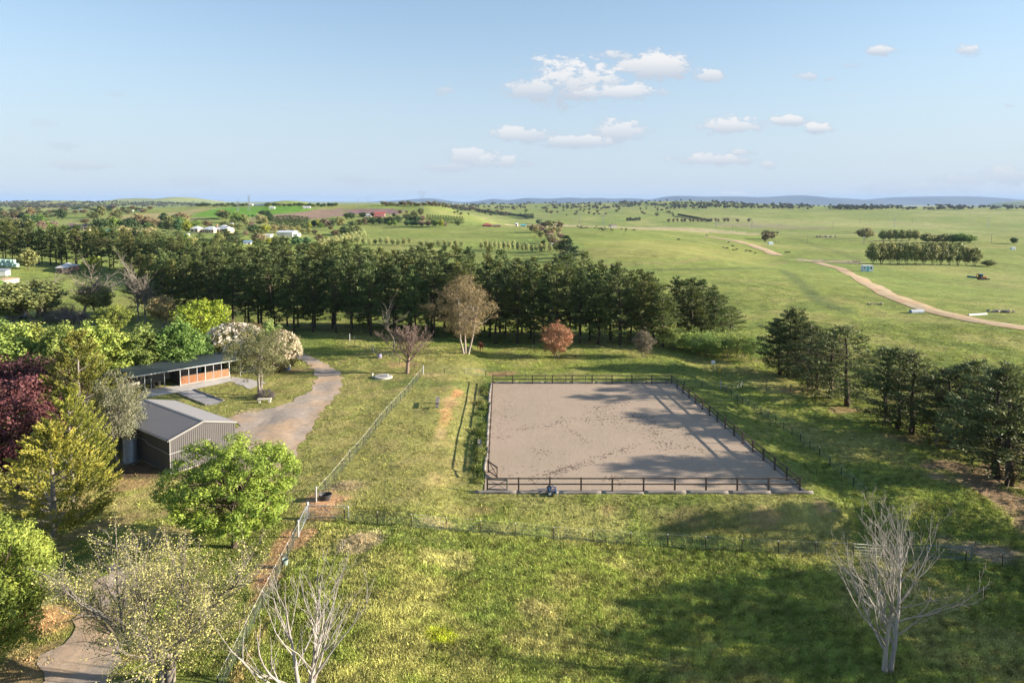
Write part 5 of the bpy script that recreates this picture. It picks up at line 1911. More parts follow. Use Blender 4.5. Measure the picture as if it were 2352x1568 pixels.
def stable():
    a, b = at(414.6, 886.5), at(527, 865)
    ux = (b.xy - a.xy).normalized()
    ang = math.atan2(ux.y, ux.x)
    base = Vector((a.x, a.y, (a.z + b.z) / 2 + .06))
    t = empty('stable', base, ang)
    tag(t, 'open fronted stable with dark skillion roof and orange timber doors', 'stable')
    Ls = (b.xy - a.xy).length
    x0 = -6.6
    x1 = Ls + 1.6
    D = 4.2
    H, HB = 2.55, 2.75
    # roof with ribs along the slope
    g = G()
    p = Vector((x0, -.75, H))
    corrugated(g, p, (1, 0, 0), Vector((0, D + 1.0, HB - H + .12)).normalized(), x1 - x0, lambda x: D + 1.0, 70, .035, (0, 0, 1), 0)
    g.build('roof', STROOF, t)
    G().box(x0, x1, -.80, -.70, H - .13, H - .005).build('fascia', GALV, t)
    G().box(x0 + .1, x1 - .1, D - .02, D + .05, -.2, HB - .1).build('back_wall', CREAM, t)
    # stalls
    n = 6
    w = Ls / n
    for i in range(n + 1):
        x = i * w
        G().box(x - .045, x + .045, -.045, .045, -.1, H + .02).build('post', GALV if i in (0, 3, 6) else mat('post_steel', (.3, .3, .32), .5, .2, 3, metal=.4), t)
    for i in range(n):
        d = empty('stall_door', (i * w + .06, 0, 0))
        d.parent = t
        d.location = (i * w + .06, 0, 0)
        k = 7
        pw = (w - .12) / k
        for j in range(k):
            G().box(j * pw + .006, (j + 1) * pw - .006, -.02, .02, .10, 1.22).build('plank', PLANKP if (i >= 3) else PLANKM, d)
        G().box(0, w - .12, -.035, .035, 1.22, 1.29).build('rail', STDARK, d)
        G().box(0, w - .12, -.035, .035, .04, .10).build('rail', GALV, d)
        G().box(0, w - .12, -.03, .03, H - .35, H - .29).build('rail', GALV, d)
        if i in (0, 1, 3, 4):
            gb = G()
            for j in range(11):
                xx = .05 + (w - .22) * j / 10
                gb.box(xx - .008, xx + .008, -.01, .01, 1.29, H - .35)
            gb.build('grille', BLACKM, d)
    for (xx, nm) in ((0, 1), (Ls / 2, 1), (Ls, 1)):
        G().box(xx - .03, xx + .03, .06, D - .03, -.1, H).build('partition', STDARK, t)
    # coloured rug hung in the middle stalls
    for k, cc in enumerate([(0.5, .1, .12), (.1, .35, .4), (.08, .1, .35), (.55, .5, .4), (.1, .3, .2)]):
        G().box(2 * w + .2 + k * .17, 2 * w + .34 + k * .17, .9, .95, 1.3, 2.1).build('rug', mat('rug%d' % k, cc, .9, .2, 4), t)
    # open bay
    for x in (-1.7 - .6, -4.2 - .6):
        G().box(x - .04, x + .04, -.72, -.64, -.1, H - .02).build('post', GALV, t)
    G().box(-3.62, -3.54, .75, .83, -.1, 1.5).build('hitching_post', GALV, t)
    G().bar((-3.58, .79, 1.12), (-2.3, -.60, 1.12), .05).build('hitching_rail', GALV, t)
    G().bar((-4.8, -.6, 1.0), (-6.3, -.6, 1.0), .05).build('hitching_rail', GALV, t)
    G().box(-6.2, -3.0, D - .45, D - .05, .85, .9).build('shelf', mat('brown_shelf', (.16, .1, .07), .8, .2, 3), t)
    for k, (x, cc) in enumerate([(-5.6, (.5, .08, .05)), (-4.6, (.1, .1, .1)), (-4.1, (.6, .6, .55)), (-3.5, (.12, .08, .06))]):
        G().box(x, x + .35, D - .40, D - .12, .905, 1.25).build('tack_box', mat('tack%d' % k, cc, .7, .2, 4), t)
    return t, base, ang, ux


st_t, st_b, st_ang, st_u = stable()


def st_at(x, y):
    c, s = math.cos(st_ang), math.sin(st_ang)
    p = Vector((st_b.x + x * c - y * s, st_b.y + x * s + y * c, 0))
    p.z = st_b.z
    return p


def drum(loc, r, h, m, label, name='drum', cat='drum'):
    t = empty(name, loc)
    tag(t, label, cat)
    G().lathe([(r, 0), (r * 1.02, h * .33), (r, h * .34), (r * 1.02, h * .66), (r, h * .67), (r, h)], 16).build('body', m, t)
    G().lathe([(r * 1.03, 0), (r * 1.03, .03), (r * .9, .035)], 16, (0, 0, h)).build('rim', DARKSTEEL, t)


drum(st_at(-3.1, 1.6), .28, .85, BLACKM, 'black drum standing in the open bay of the stable, left one')
drum(st_at(-2.3, 2.0), .3, .75, mat('dark_bin', (.04, .035, .035), .6, .2, 3), 'squat dark bin in the open bay beside the black drum', 'bin', 'bin')
drum(st_at(-5.3, -.1), .2, .6, mat('straw_bin', (.42, .27, .08), .7, .2, 3), 'yellow brown feed bin by the left post of the stable', 'bin', 'bin')

# rail yard right of the stable
yp = [at(552, 864), at(583, 860), at(592, 850), at(556, 850)]
t = empty('rail_pen', yp[0])
tag(t, 'small galvanised pipe pen behind the olive gum at the stable end', 'pen')
for i in range(4):
    p, q = yp[i] - yp[0], yp[(i + 1) % 4] - yp[0]
    G().tube([p, p + Vector((0, 0, 1.7))], .035, 8).build('post', GALV, t)
    for z in (.6, 1.1, 1.6):
        G().tube([p + Vector((0, 0, z)), q + Vector((0, 0, z))], .025, 6).build('rail', GALV, t)
# cream boards and white tub by the blossom bush
p = at(628, 849)
q = at(652, 842)
t = empty('board_fence', p)
tag(t, 'short cream boarded fence under the blossom bush', 'fence')
n = 14
for i in range(n):
    a_ = (q - p) * (i / n)
    b_ = (q - p) * ((i + .9) / n)
    G().bar(Vector((a_.x, a_.y, a_.z + .7)), Vector((b_.x, b_.y, b_.z + .7)), .03, 1.4).build('board', mat('cream_board', (.60, .52, .40), .8, .2, 3), t)
p = at(657, 849)
t = empty('white_tub', p, .3)
tag(t, 'white and blue plastic tub beside the cream boards at the gravel bend', 'tub')
G().box(-.65, .65, -.35, .35, 0, .5).build('body', mat('blue_plastic', (.15, .2, .42), .5, .1, 3), t)
G().add([(-.7, -.4, .5), (.7, -.4, .5), (.7, .4, .5), (-.7, .4, .5), (-.6, -.3, .72), (.6, -.3, .72), (.6, .3, .72), (-.6, .3, .72)],
        [(0, 1, 5, 4), (1, 2, 6, 5), (2, 3, 7, 6), (3, 0, 4, 7), (4, 5, 6, 7), (0, 3, 2, 1)]).build('lid', WHITEP, t)

# lavender and bench
p = at(608, 914)
V, Fc, T = shrub(501, 1.35, 2.9, 90, 34, .14, .35, .26)
t = empty('lavender_bush', p)
tag(t, 'rounded purple grey lavender bush at the foot of the olive gum', 'bush')
o = put('foliage', np_mesh('lavender_leaves', V, Fc, LEAF, T), t)
o.color = (0.125, 0.105, 0.115, 1)
G().tube([(0, 0, -.1), (.1, .1, .6)], [.09, .03], 6).build('stem', BARK, t)
p = at(608, 924)
t = empty('garden_bench', p, .12)
tag(t, 'small pale stone bench on the lawn in front of the lavender', 'bench')
STONE = mat('pale_stone', (.60, .55, .46), .85, .2, 3, .2, 14)
G().box(-.85, .85, -.22, .22, .42, .52).build('seat', STONE, t)
for x in (-.62, .62):
    G().box(x - .14, x + .14, -.17, .17, -.03, .42).build('leg', STONE, t)
for i, (x, y, l) in enumerate([(1035, 1106, ''), ]):
    pass

# round concrete cover with box
p = at(880, 866)
t = empty('well_cover', p)
tag(t, 'round concrete tank cover with a small grey box, flush in the lawn', 'tank cover')
G().lathe([(1.3, -.1), (1.3, .16), (1.22, .2), (.1, .26)], 36).build('disc', mat('grey_concrete', (.36, .34, .31), .9, .2, 2), t)
G().lathe([(1.38, -.1), (1.38, .12), (1.30, .12)], 36, cap=False).build('rim', CONCRETE, t)
G().box(.35, .80, -.5, -.15, .18, .50).build('hatch_box', mat('grey_box', (.5, .52, .54), .6, .1, 3), t)
p = at(856, 865)
o = G().lathe([(.07, -.1), (.07, .42), (.10, .44), (.1, .52), (.02, .56)], 10).build('vent_pipe', WHITEP)
o.location = p
tag(o, 'white vent pipe stub left of the round concrete cover', 'pipe')


# timber jump stands beside the arena
def stand(px, L, label, ang=math.pi / 2 + .06, h=.8):
    p = at(*px)
    t = empty('plank_stand', p, ang)
    tag(t, label, 'stand')
    G().box(0, L, -.22, .22, h - .1, h).build('top_plank', WEATHER, t)
    for x in (.25, L - .35):
        G().box(x - .12, x + .12, -.18, .18, -.05, h - .1).build('leg', WEATHER, t)
    G().box(-.5, 0, -.22, .22, h * .45, h * .52).build('step', WEATHER, t)


stand((1004, 938), 2.6, 'long narrow weathered plank stand on the grass left of the arena')
stand((1102, 1028), 1.3, 'short weathered plank stand tight against the left side of the arena', h=.5)

# troughs, bucket, hay
p = at(747, 1147)
t = empty('feed_tub', p)
tag(t, 'black rubber feed tub on bare soil beside the strainer post', 'tub')
G().lathe([(.42, 0), (.52, .30), (.58, .48), (.62, .50), (.60, .52), (.55, .48), (.40, .06), (.05, .05)], 26, cap=False, sy=.75).build('tub_shell', mat('black_rubber', (.05, .05, .055), .6, .2, 3), t)
p = at(655, 1303)
t = empty('bucket', p)
tag(t, 'grey green bucket hung on the mesh fence low down', 'bucket')
G().lathe([(.19, .25), (.24, .62), (.26, .63), (.22, .6), (.17, .28), (.02, .28)], 20, cap=False).build('shell', mat('grey_green_plastic', (.22, .28, .26), .6, .1, 3), t)
G().tube([(-.24, 0, .6), (-.12, 0, .82), (.12, 0, .82), (.24, 0, .6)], .008, 5).build('handle', GALV, t)


def hay(px, r, n, label, seed, flat=.12):
    p = at(*px)
    g = np.random.default_rng(seed)
    V, Fc = [], []
    C = np.stack([g.normal(0, r * .45, n), g.normal(0, r * .4, n)], 1)
    d = np.hypot(C[:, 0], C[:, 1]) / r
    z = flat * np.exp(-d ** 2 * 2) * g.random(n) * 2 + .02
    T = np.stack([g.normal(size=n), g.normal(size=n), g.normal(0, .25, n)], 1)
    N = np.stack([g.normal(0, .6, n), g.normal(0, .6, n), np.ones(n)], 1)
    C3 = np.column_stack([C, z])
    V, Fc, Tn = leaf_quads(C3, T, N, g.uniform(.12, .34, n), .12, g.random(n))
    o = put('hay_scraps', np_mesh('hay_scraps', V, Fc, LEAF, Tn), None, p)
    o.color = (0.44, 0.36, 0.20, 1)
    tag(o, label, 'hay')
    return o


hay((796, 1116), 1.5, 1700, 'scattered straw on bare ground above the feed tub', 1)
hay((828, 1242), 1.7, 2200, 'scattered old hay heap in the near paddock below the fence', 2, .16)
hay((806, 1262), 1.5, 700, 'thin trail of hay scraps left of the old hay heap', 3, .05)


# blue arena leveller on two wheels
def leveller():
    p = at(1268, 1134)
    p.z = .055
    t = empty('arena_leveller', p, 0)
    tag(t, 'blue two wheeled arena leveller parked inside the near rail', 'farm implement')
    t.scale = (.68, .68, .68)
    BL = mat('blue_paint', (0.05, 0.13, 0.30), .45, .15, 3, spec=.5)
    G().bar((-1.9, .15, .55), (-.3, .15, .62), .09).build('drawbar', BL, t)
    G().tube([(-1.9, .15, .55), (-1.98, .15, .75)], .03, 6).build('hitch', DARKSTEEL, t)
    G().bar((-.35, -.75, .55), (-.35, .9, .55), .09).build('axle_beam', BL, t)
    G().bar((.55, -.8, .5), (.55, .95, .5), .09).build('rear_beam', BL, t)
    for y in (-.55, .15, .75):
        G().bar((-.35, y, .58), (.55, y, .52), .07).build('frame_bar', BL, t)
    G().bar((-.25, .15, .6), (.1, .15, 1.15), .07).bar((.1, .15, 1.15), (.55, .15, .55), .05).build('mast', BL, t)
    G().box(.5, .56, -1.0, 1.1, .02, .52).build('blade', mat('pale_blue_steel', (.35, .45, .6), .4, .2, 3, metal=.5), t)
    for y in (-.5, 0, .6, 1.0):
        G().bar((.3, y, .5), (.42, y, .02), .03).build('tine', DARKSTEEL, t)
    for y in (-.85, 1.0):
        w = empty('wheel', (0, 0, 0))
        w.parent = t
        w.location = (-.35, y, .34)
        w.rotation_euler = (math.pi / 2, 0, 0)
        G().lathe([(.20, -.09), (.31, -.10), (.34, -.05), (.34, .05), (.31, .10), (.20, .09)], 22).build('tyre', BLACKM, w)
        G().lathe([(.21, -.095), (.1, -.10), (.1, .10), (.21, .095)], 18).build('rim', mat('grey_rim', (.5, .52, .55), .4, .1, 3), w)


leveller()

# posts in the back paddock
p = at(1638, 848)
t = empty('post_box', p)
tag(t, 'white box on a post in the shaded back paddock', 'box')
G().box(-.04, .04, -.04, .04, -.2, 1.0).build('post', GREYBARK, t)
G().box(-.28, .28, -.2, .2, .95, 1.4).build('box', WHITEP, t)
p = at(1653, 853)
o = G().lathe([(.22, -.1), (.22, .8), (.16, .95), (.03, 1.0)], 12).build('marker_post', mat('yellow_paint', (.62, .45, .08), .6, .2, 3))
o.location = p
tag(o, 'yellow marker post beside the white box in the back paddock', 'marker')
p = at(872, 821)
drum(p, .38, .7, mat('lilac_tub', (.33, .31, .42), .6, .1, 3), 'lilac grey drum by the short wire fence above the bare tree')


# ------------------------------------------------------------------ animals
def cow_mesh(name, m, sub=1):
    import bmesh
    J = {'hip': (-.95, 0, 1.25, .30), 'mid': (-.2, 0, 1.10, .40), 'sho': (.55, 0, 1.18, .34), 'nk': (.95, 0, 1.30, .20), 'hd': (1.22, 0, 1.38, .15), 'mz': (1.55, 0, 1.18, .09),
         'tl': (-1.22, 0, 1.25, .05), 'tl2': (-1.30, 0, .55, .035)}
    E = [('hip', 'mid'), ('mid', 'sho'), ('sho', 'nk'), ('nk', 'hd'), ('hd', 'mz'), ('hip', 'tl'), ('tl', 'tl2')]
    for s, y in (('l', .2), ('r', -.2)):
        J['fk' + s] = (.58, y, .80, .12)
        J['fw' + s] = (.60, y, .45, .065)
        J['ff' + s] = (.60, y, .02, .06)
        J['hk' + s] = (-.72, y, .90, .17)
        J['hh' + s] = (-1.05, y, .52, .075)
        J['hf' + s] = (-.95, y, .02, .06)
        J['er' + s] = (1.15, y * 1.1, 1.48, .035)
        E += [('sho', 'fk' + s), ('fk' + s, 'fw' + s), ('fw' + s, 'ff' + s), ('hip', 'hk' + s), ('hk' + s, 'hh' + s), ('hh' + s, 'hf' + s), ('hd', 'er' + s)]
    keys = list(J)
    me = bpy.data.meshes.new(name)
    me.from_pydata([J[k][:3] for k in keys], [(keys.index(a), keys.index(b)) for a, b in E], [])
    o = bpy.data.objects.new(name, me)
    col.objects.link(o)
    md = o.modifiers.new('skin', 'SKIN')
    for i, k in enumerate(keys):
        me.skin_vertices[0].data[i].radius = (J[k][3],) * 2
    me.skin_vertices[0].data[0].use_root = True
    sb = o.modifiers.new('sub', 'SUBSURF')
    sb.levels = sb.render_levels = sub
    bpy.context.view_layer.update()
    ev = o.evaluated_get(bpy.context.evaluated_depsgraph_get())
    out = bpy.data.meshes.new_from_object(ev)
    bpy.data.objects.remove(o)
    out.name = name
    out.materials.clear()
    out.materials.append(m)
    for p_ in out.polygons:
        p_.use_smooth = True
    return out


COWB = cow_mesh('cow_body', mat('black_hide', (0.018, 0.016, 0.016), .8, .3, 3), 1)
COWR = cow_mesh('horse_body', mat('chestnut_hide', (0.17, 0.055, 0.025), .7, .3, 3), 2)
p = at(1104, 806)
o = put('brown_cow', COWR, None, p, rz=-1.2)
tag(o, 'red brown cow standing in the grass right of the tall gum', 'cow')
Z4 = lambda x, y: ((1800 + x / 3.675) * .6125, (700 + y / 3.675) * .6125)
Z5 = lambda x, y: ((2400 + x / 3.675) * .6125, (700 + y / 3.675) * .6125)
cat1 = [(1170, 535), (1340, 553), (1355, 566), (1385, 560), (1392, 574), (1410, 582), (1375, 580), (1425, 578), (1445, 580), (1465, 572), (1480, 577), (1583, 582), (1600, 556), (1625, 584), (1660, 580), (1675, 585), (1650, 596),
        (1680, 594), (1700, 604), (1690, 610), (1720, 570), (1733, 598), (1802, 590), (1822, 610), (1950, 596), (2012, 594), (2010, 616), (2115, 610), (2132, 607), (1400, 556)]
for i, q in enumerate(cat1):
    x, y = Z4(*q)
    o = put('black_cow', COWB, None, at(x, y), rz=random.uniform(-.6, .6) + (math.pi if i % 3 == 0 else 0), scale=.9)
    tag(o, 'black cow in the herd on the green crest', 'cow', 'cattle on the green crest')
for i, (q, l) in enumerate([((530, 742), 'black cow alone on the slope above the red dirt track'), ((917, 684), 'black cow beside the upper bend of the red track'), ((1224, 780), 'black cow on the near edge of the red track'),
                            ((1148, 844), 'black calf left of the group below the red track'), ((1198, 865), 'black cow low left in the group below the track'), ((1277, 834), 'black cow at the top of the group below the track'),
                            ((1333, 880), 'largest black cow in the middle of the group below the track'), ((1288, 884), 'small black calf beside the largest cow'), ((1464, 897), 'black cow right of the largest one below the track'),
                            ((1517, 906), 'black cow second from the right below the track'), ((1587, 929), 'black calf at the right end of the group below the track'), ((2008, 922), 'dark horse left of the pair beyond the track'),
                            ((2045, 922), 'dark horse right of the pair beyond the track'), ]):
    x, y = Z5(*q)
    o = put('black_cow', COWB, None, at(x, y), rz=random.uniform(-.5, .5) + (math.pi if i % 2 else 0), scale=.72 if 'calf' in l else 1.0)
    tag(o, l, 'horse' if 'horse' in l else 'cow')
    if 'horse' in l:
        o.name = 'dark_horse'


# ------------------------------------------------------------------ small farm things
HUTB = mat('pale_blue_panel', (0.55, 0.63, 0.70), .6, .08, 1)


def hut(px, L, D, H, label, ang=0., body=HUTB, door=(0.05, .35, .5), name='site_hut'):
    p = at(*px)
    t = empty(name, p, ang)
    tag(t, label, 'hut')
    G().box(-L / 2, L / 2, 0, D, .15, H).build('wall', body, t)
    G().box(-L / 2 - .1, L / 2 + .1, -.1, D + .1, H, H + .12).build('roof', WHITEP, t)
    G().box(-L * .12, L * .06, -.06, -.003, .2, H * .82).build('door', mat('teal_door', door, .6, .1, 3), t)
    G().box(L * .22, L * .38, -.05, -.003, H * .45, H * .78).build('window', mat('dark_glass', (.03, .045, .06), .2, .1, 3), t)
    G().box(-L * .42, -L * .32, -.05, -.003, H * .5, H * .75).build('window', mat('dark_glass', (.03, .045, .06), .2, .1, 3), t)
    for x in (-L * .4, L * .4):
        G().box(x - .1, x + .1, .2, D - .2, 0, .15).build('skid', DARKSTEEL, t)


pw = at(1994, 624)
hut((1994, 624), 23 / F * pw.y, 2.4, 14 / F * pw.y, 'pale blue site hut with a teal door beside the dirt road')
pw = at(1266 * .999, 568)
hut((1225 + 47, 568), 12 / F * pw.y, 2.2, 2.2, 'tiny blue grey hut under the gum line in the middle paddock', .3, mat('blue_grey_panel', (.30, .38, .46), .6, .1, 1))
hut((1771, 562), 4.0, 2, 2.2, 'small white blue box hut below the twin gums', 0.2)
hut((2329, 574), 3.0, 2, 2.0, 'tiny white hut below the single dark tree at the right edge', 0.1, WHITEP)


def rock_pile(px, wpx, n, label, seed, colr=(.34, .29, .24)):
    p = at(*px)
    g = np.random.default_rng(seed)
    W = wpx / F * p.y
    t = empty('rock_pile', p)
    tag(t, label, 'rock pile')
    m = mat('field_rock', colr, .9, .4, 1)
    for i in range(n):
        s = W * g.uniform(.035, .085)
        prof = [(s * .6, -s * .4), (s * g.uniform(.9, 1.2), 0), (s * g.uniform(.7, 1), s * .5), (s * .3, s * .85)]
        o = G().lathe(prof, 6, sy=g.uniform(.6, 1)).build('rock', m, t)
        o.location = (g.uniform(-W / 2, W / 2), g.uniform(-W / 6, W / 6), g.uniform(0, s * .8))
        o.rotation_euler = (g.uniform(-.3, .3), g.uniform(-.3, .3), g.uniform(0, 3))


rock_pile((2010, 699), 38, 16, 'grey rock pile in the grass left of the dirt road', 1)
rock_pile((2298, 717), 56, 24, 'long row of pale rocks right of the dirt road', 2, (.42, .37, .32))
rock_pile((1963, 602), 30, 14, 'rubble heap by the road behind the site hut', 3, (.25, .24, .23))
rock_pile((1780, 557), 20, 9, 'rusty scrap heap under the twin gums', 4, (.2, .13, .1))
rock_pile((1896, 545), 44, 18, 'reddish soil and rubble bank left of the willows', 5, (.3, .17, .12))
rock_pile((1912, 1172), 26, 16, 'small white rocks below the right near corner of the arena', 6, (.5, .47, .43))
p = at(2225, 725)
o = G().tube([(0, 0, .15), (5.2, 1.4, .18)], .25, 10).build('white_pipe', WHITEP)
o.location = p
tag(o, 'long white pipe lying in the grass beyond the dirt road', 'pipe')
p = at(2105, 719)
o = G().tube([(-1.5, 0, .3), (1.8, .5, .3)], .6, 14, True).build('culvert_pipe', mat('blue_grey_concrete', (.35, .4, .45), .7, .2, 2))
o.location = p
tag(o, 'blue grey culvert pipe at the near edge of the dirt road', 'culvert')
for i, x in enumerate((2226, 2234, 2242)):
    p = at(x, 637 + i)
    t = empty('steel_trough', p, -.15)
    tag(t, 'green blue steel trough in the line left of the backhoe', 'trough', 'troughs beside the backhoe')
    L = 7 / F * p.y
    G().box(-L / 2, L / 2, -.5, .5, 0, .12).box(-L / 2, L / 2, -.56, -.5, 0, .8).box(-L / 2, L / 2, .5, .56, 0, .8).box(-L / 2, -L / 2 + .06, -.5, .5, 0, .8).box(L / 2 - .06, L / 2, -.5, .5, 0, .8).build('body', mat('teal_steel', (.08, .22, .24), .5, .2, 2), t)
    G().box(-L / 2 - .04, L / 2 + .04, -.6, -.54, .78, .86).build('rim', GALV, t)


def wheel(parent, loc, r, w):
    o = empty('wheel', loc)
    o.parent = parent
    o.rotation_euler = (math.pi / 2, 0, 0)
    G().lathe([(r * .6, -w / 2), (r * .93, -w / 2), (r, -w * .3), (r, w * .3), (r * .93, w / 2), (r * .6, w / 2)], 18).build('tyre', BLACKM, o)
    G().lathe([(r * .6, -w * .45), (r * .25, -w * .5), (r * .25, w * .5), (r * .6, w * .45)], 14).build('rim', mat('rim_paint', (.5, .45, .3), .5, .1, 3), o)


p = at(2254, 643)
t = empty('backhoe', p, .1)
tag(t, 'orange backhoe tractor with dark cab standing in the right pasture', 'tractor')
OR = mat('orange_paint', (.50, .17, .04), .5, .2, 2)
G().box(.2, 2.2, -.45, .45, .9, 1.6).build('bonnet', OR, t)
G().box(-1.2, .3, -.7, .7, .8, 1.3).build('body', OR, t)
G().box(-1.0, .2, -.65, .65, 1.3, 2.7).build('cab', mat('cab_glass', (.03, .05, .06), .2, .1, 3), t)
G().box(-1.1, .3, -.75, .75, 2.7, 2.85).build('cab_roof', mat('blue_roof', (.15, .3, .45), .5, .1, 3), t)
for (x, y, r) in ((-.7, .85, .75), (-.7, -.85, .75), (1.7, .75, .5), (1.7, -.75, .5)):
    wheel(t, (x, y, r), r, .4)
G().bar((-1.2, 0, 1.1), (-2.1, 0, 3.0), .22).bar((-2.1, 0, 3.0), (-2.7, 0, 1.6), .18).build('digger_arm', OR, t)
G().box(-2.95, -2.45, -.3, .3, 1.1, 1.6).build('digger_bucket', DARKSTEEL, t)
for y in (-.5, .5):
    G().bar((1.2, y, 1.4), (2.9, y, .5), .15).build('loader_arm', OR, t)
G().box(2.8, 3.3, -1.0, 1.0, .2, .75).build('loader_bucket', DARKSTEEL, t)

# wrapped hay bales
BALE = mat('pale_green_wrap', (0.42, 0.58, 0.52), .45, .12, 1.5, spec=.5)
bm_ = G().lathe([(.55, 0), (.62, .05), (.66, .25), (.66, 1.0), (.62, 1.2), (.55, 1.25)], 18).mesh('hay_bale', BALE, True)
bp = at(20, 612)
s_ = bp.y * 8.6 / F / 1.32
for i, (dx, lv, l) in enumerate([(-26, 1, 0), (-17.5, 1, 0), (-9, 1, 0), (-0.5, 1, 0), (8, 1, 0), (17, 1, 0), (25.5, 1, 0), (34, 1, 0), (-22, 0, 0), (-13, 0, 0), (-4, 0, 0), (5, 0, 0), (13, 0, 0), (22, 0, 0), (32, 0, 0), (37.5, 0, 0), (44, 0, 0)]):
    q = at(dx, 612.5)
    o = put('hay_bale', bm_, None, (q.x, bp.y + (i % 2) * .1, zat(q.x, bp.y) + lv * 1.22 * s_), rz=i, scale=s_)
    tag(o, ('green wrapped bale in the upper layer at the left edge' if lv else 'green wrapped bale in the bottom layer at the left edge'), 'hay bale', 'wrapped hay bales, ' + ('upper' if lv else 'bottom') + ' layer')
p = at(14, 648)
t = empty('round_tank', p)
tag(t, 'low round tank with a tan roof at the left edge', 'water tank')
rr = 25 / F * p.y
G().lathe([(rr, -.3), (rr, 1.0), (rr * .98, 1.02)], 32).build('wall', CREAM, t)
G().lathe([(rr * 1.04, 1.02), (rr * 1.04, 1.12), (.2, 1.5)], 32).build('roof', mat('tan_roof', (.42, .30, .20), .8, .1, 1), t)
p = at(2, 634)
t = empty('tin_shed', p, .2)
tag(t, 'corner of a pale corrugated tin shed at the left edge', 'shed')
G().box(-5, 1.4, 0, 3, 0, 1.6).build('wall', mat('pale_tin', (.45, .47, .47), .5, .15, 1), t)
G().add([(-5.2, -.2, 1.6), (1.6, -.2, 1.6), (1.6, 3.2, 2.1), (-5.2, 3.2, 2.1), (-5.2, -.2, 1.7), (1.6, -.2, 1.7), (1.6, 3.2, 2.2), (-5.2, 3.2, 2.2)], [(4, 5, 6, 7), (0, 3, 2, 1), (0, 1, 5, 4), (1, 2, 6, 5), (2, 3, 7, 6), (3, 0, 4, 7)]).build('roof', GALV, t)

# parked car in the shade at the far left
p = at(40, 731)
t = empty('parked_car', p, .1)
tag(t, 'dark blue car parked in the shade behind the bright garden trees', 'car')
CB = mat('dark_blue_paint', (.03, .05, .10), .35, .1, 2, spec=.6)
G().add([(-2.1, -.85, .35), (2.1, -.85, .35), (2.1, .85, .35), (-2.1, .85, .35), (-2.1, -.8, .95), (2.05, -.8, .9), (2.05, .8, .9), (-2.1, .8, .95)],
        [(0, 3, 2, 1), (4, 5, 6, 7), (0, 1, 5, 4), (1, 2, 6, 5), (2, 3, 7, 6), (3, 0, 4, 7)]).build('body', CB, t)
G().add([(-1.7, -.78, .95), (1.0, -.78, .93), (1.0, .78, .93), (-1.7, .78, .95), (-1.35, -.62, 1.5), (.35, -.62, 1.5), (.35, .62, 1.5), (-1.35, .62, 1.5)],
        [(4, 5, 6, 7), (0, 1, 5, 4), (1, 2, 6, 5), (2, 3, 7, 6), (3, 0, 4, 7)]).build('cabin', mat('pale_blue_paint', (.4, .5, .6), .3, .1, 2, spec=.6), t)
for (x, y) in ((-1.3, .8), (-1.3, -.8), (1.35, .8), (1.35, -.8)):
    wheel(t, (x, y, .33), .33, .2)


# ------------------------------------------------------------------ buildings far off
def gable_block(t, x0, x1, y0, y1, h, rise, wall, roof, name='wing', hip=0.0, windows=3, door=True, over=.4):
    """one wing of a building, as wall, roof and window parts of t"""
    G().box(x0, x1, y0, y1, -.5, h).build('wall', wall, t)
    a, b, c, d = x0 - over, x1 + over, y0 - over, y1 + over
    ym = (c + d) / 2
    hx = min((d - c) / 2, (b - a) / 2.2) * hip
    G().add([(a, c, h + .02), (b, c, h + .02), (b, d, h + .02), (a, d, h + .02), (a + hx, ym, h + rise), (b - hx, ym, h + rise)],
            [(0, 3, 2, 1), (0, 1, 5, 4), (2, 3, 4, 5), (1, 2, 5), (3, 0, 4)]).build('roof', roof, t)
    n = windows
    for i in range(n):
        xx = x0 + (x1 - x0) * (i + .5) / n
        ww = min(.8, (x1 - x0) / n * .3)
        if door and i == n // 2:
            G().box(xx - .5, xx + .5, y0 - .08, y0 - .004, 0, h * .78).build('door', mat('dark_door', (.09, .06, .05), .6, .2, 2), t)
        else:
            G().box(xx - ww, xx + ww, y0 - .06, y0 - .004, h * .35, h * .78).build('window', mat('dark_glass', (.03, .045, .06), .2, .1, 3), t)


WC, RBR, RWH, RRED = mat('cream_wall', (.60, .50, .34), .8, .1, .5), mat('brown_tile_roof', (.20, .145, .13), .8, .2, .5), mat('pale_steel_roof', (.50, .53, .56), .45, .1, .5, spec=.5), mat('red_roof', (.33, .09, .075), .6, .2, .5)
WW = mat('white_wall', (.58, .57, .54), .7, .08, .5)
BLUR = mat('blue_roof_steel', (.16, .25, .38), .5, .1, .5)
TEAL = mat('teal_roof', (.10, .34, .33), .5, .1, .5)
PINKW = mat('pink_brick', (.45, .25, .20), .85, .2, .5)
SOLAR = mat('solar_glass', (.02, .03, .06), .15, .2, 2, spec=.7)


def bld(px, ang, label, cat='house', name='house'):
    p = at(*px)
    t = empty(name, p, ang)
    tag(t, label, cat)
    return t, p.y / F


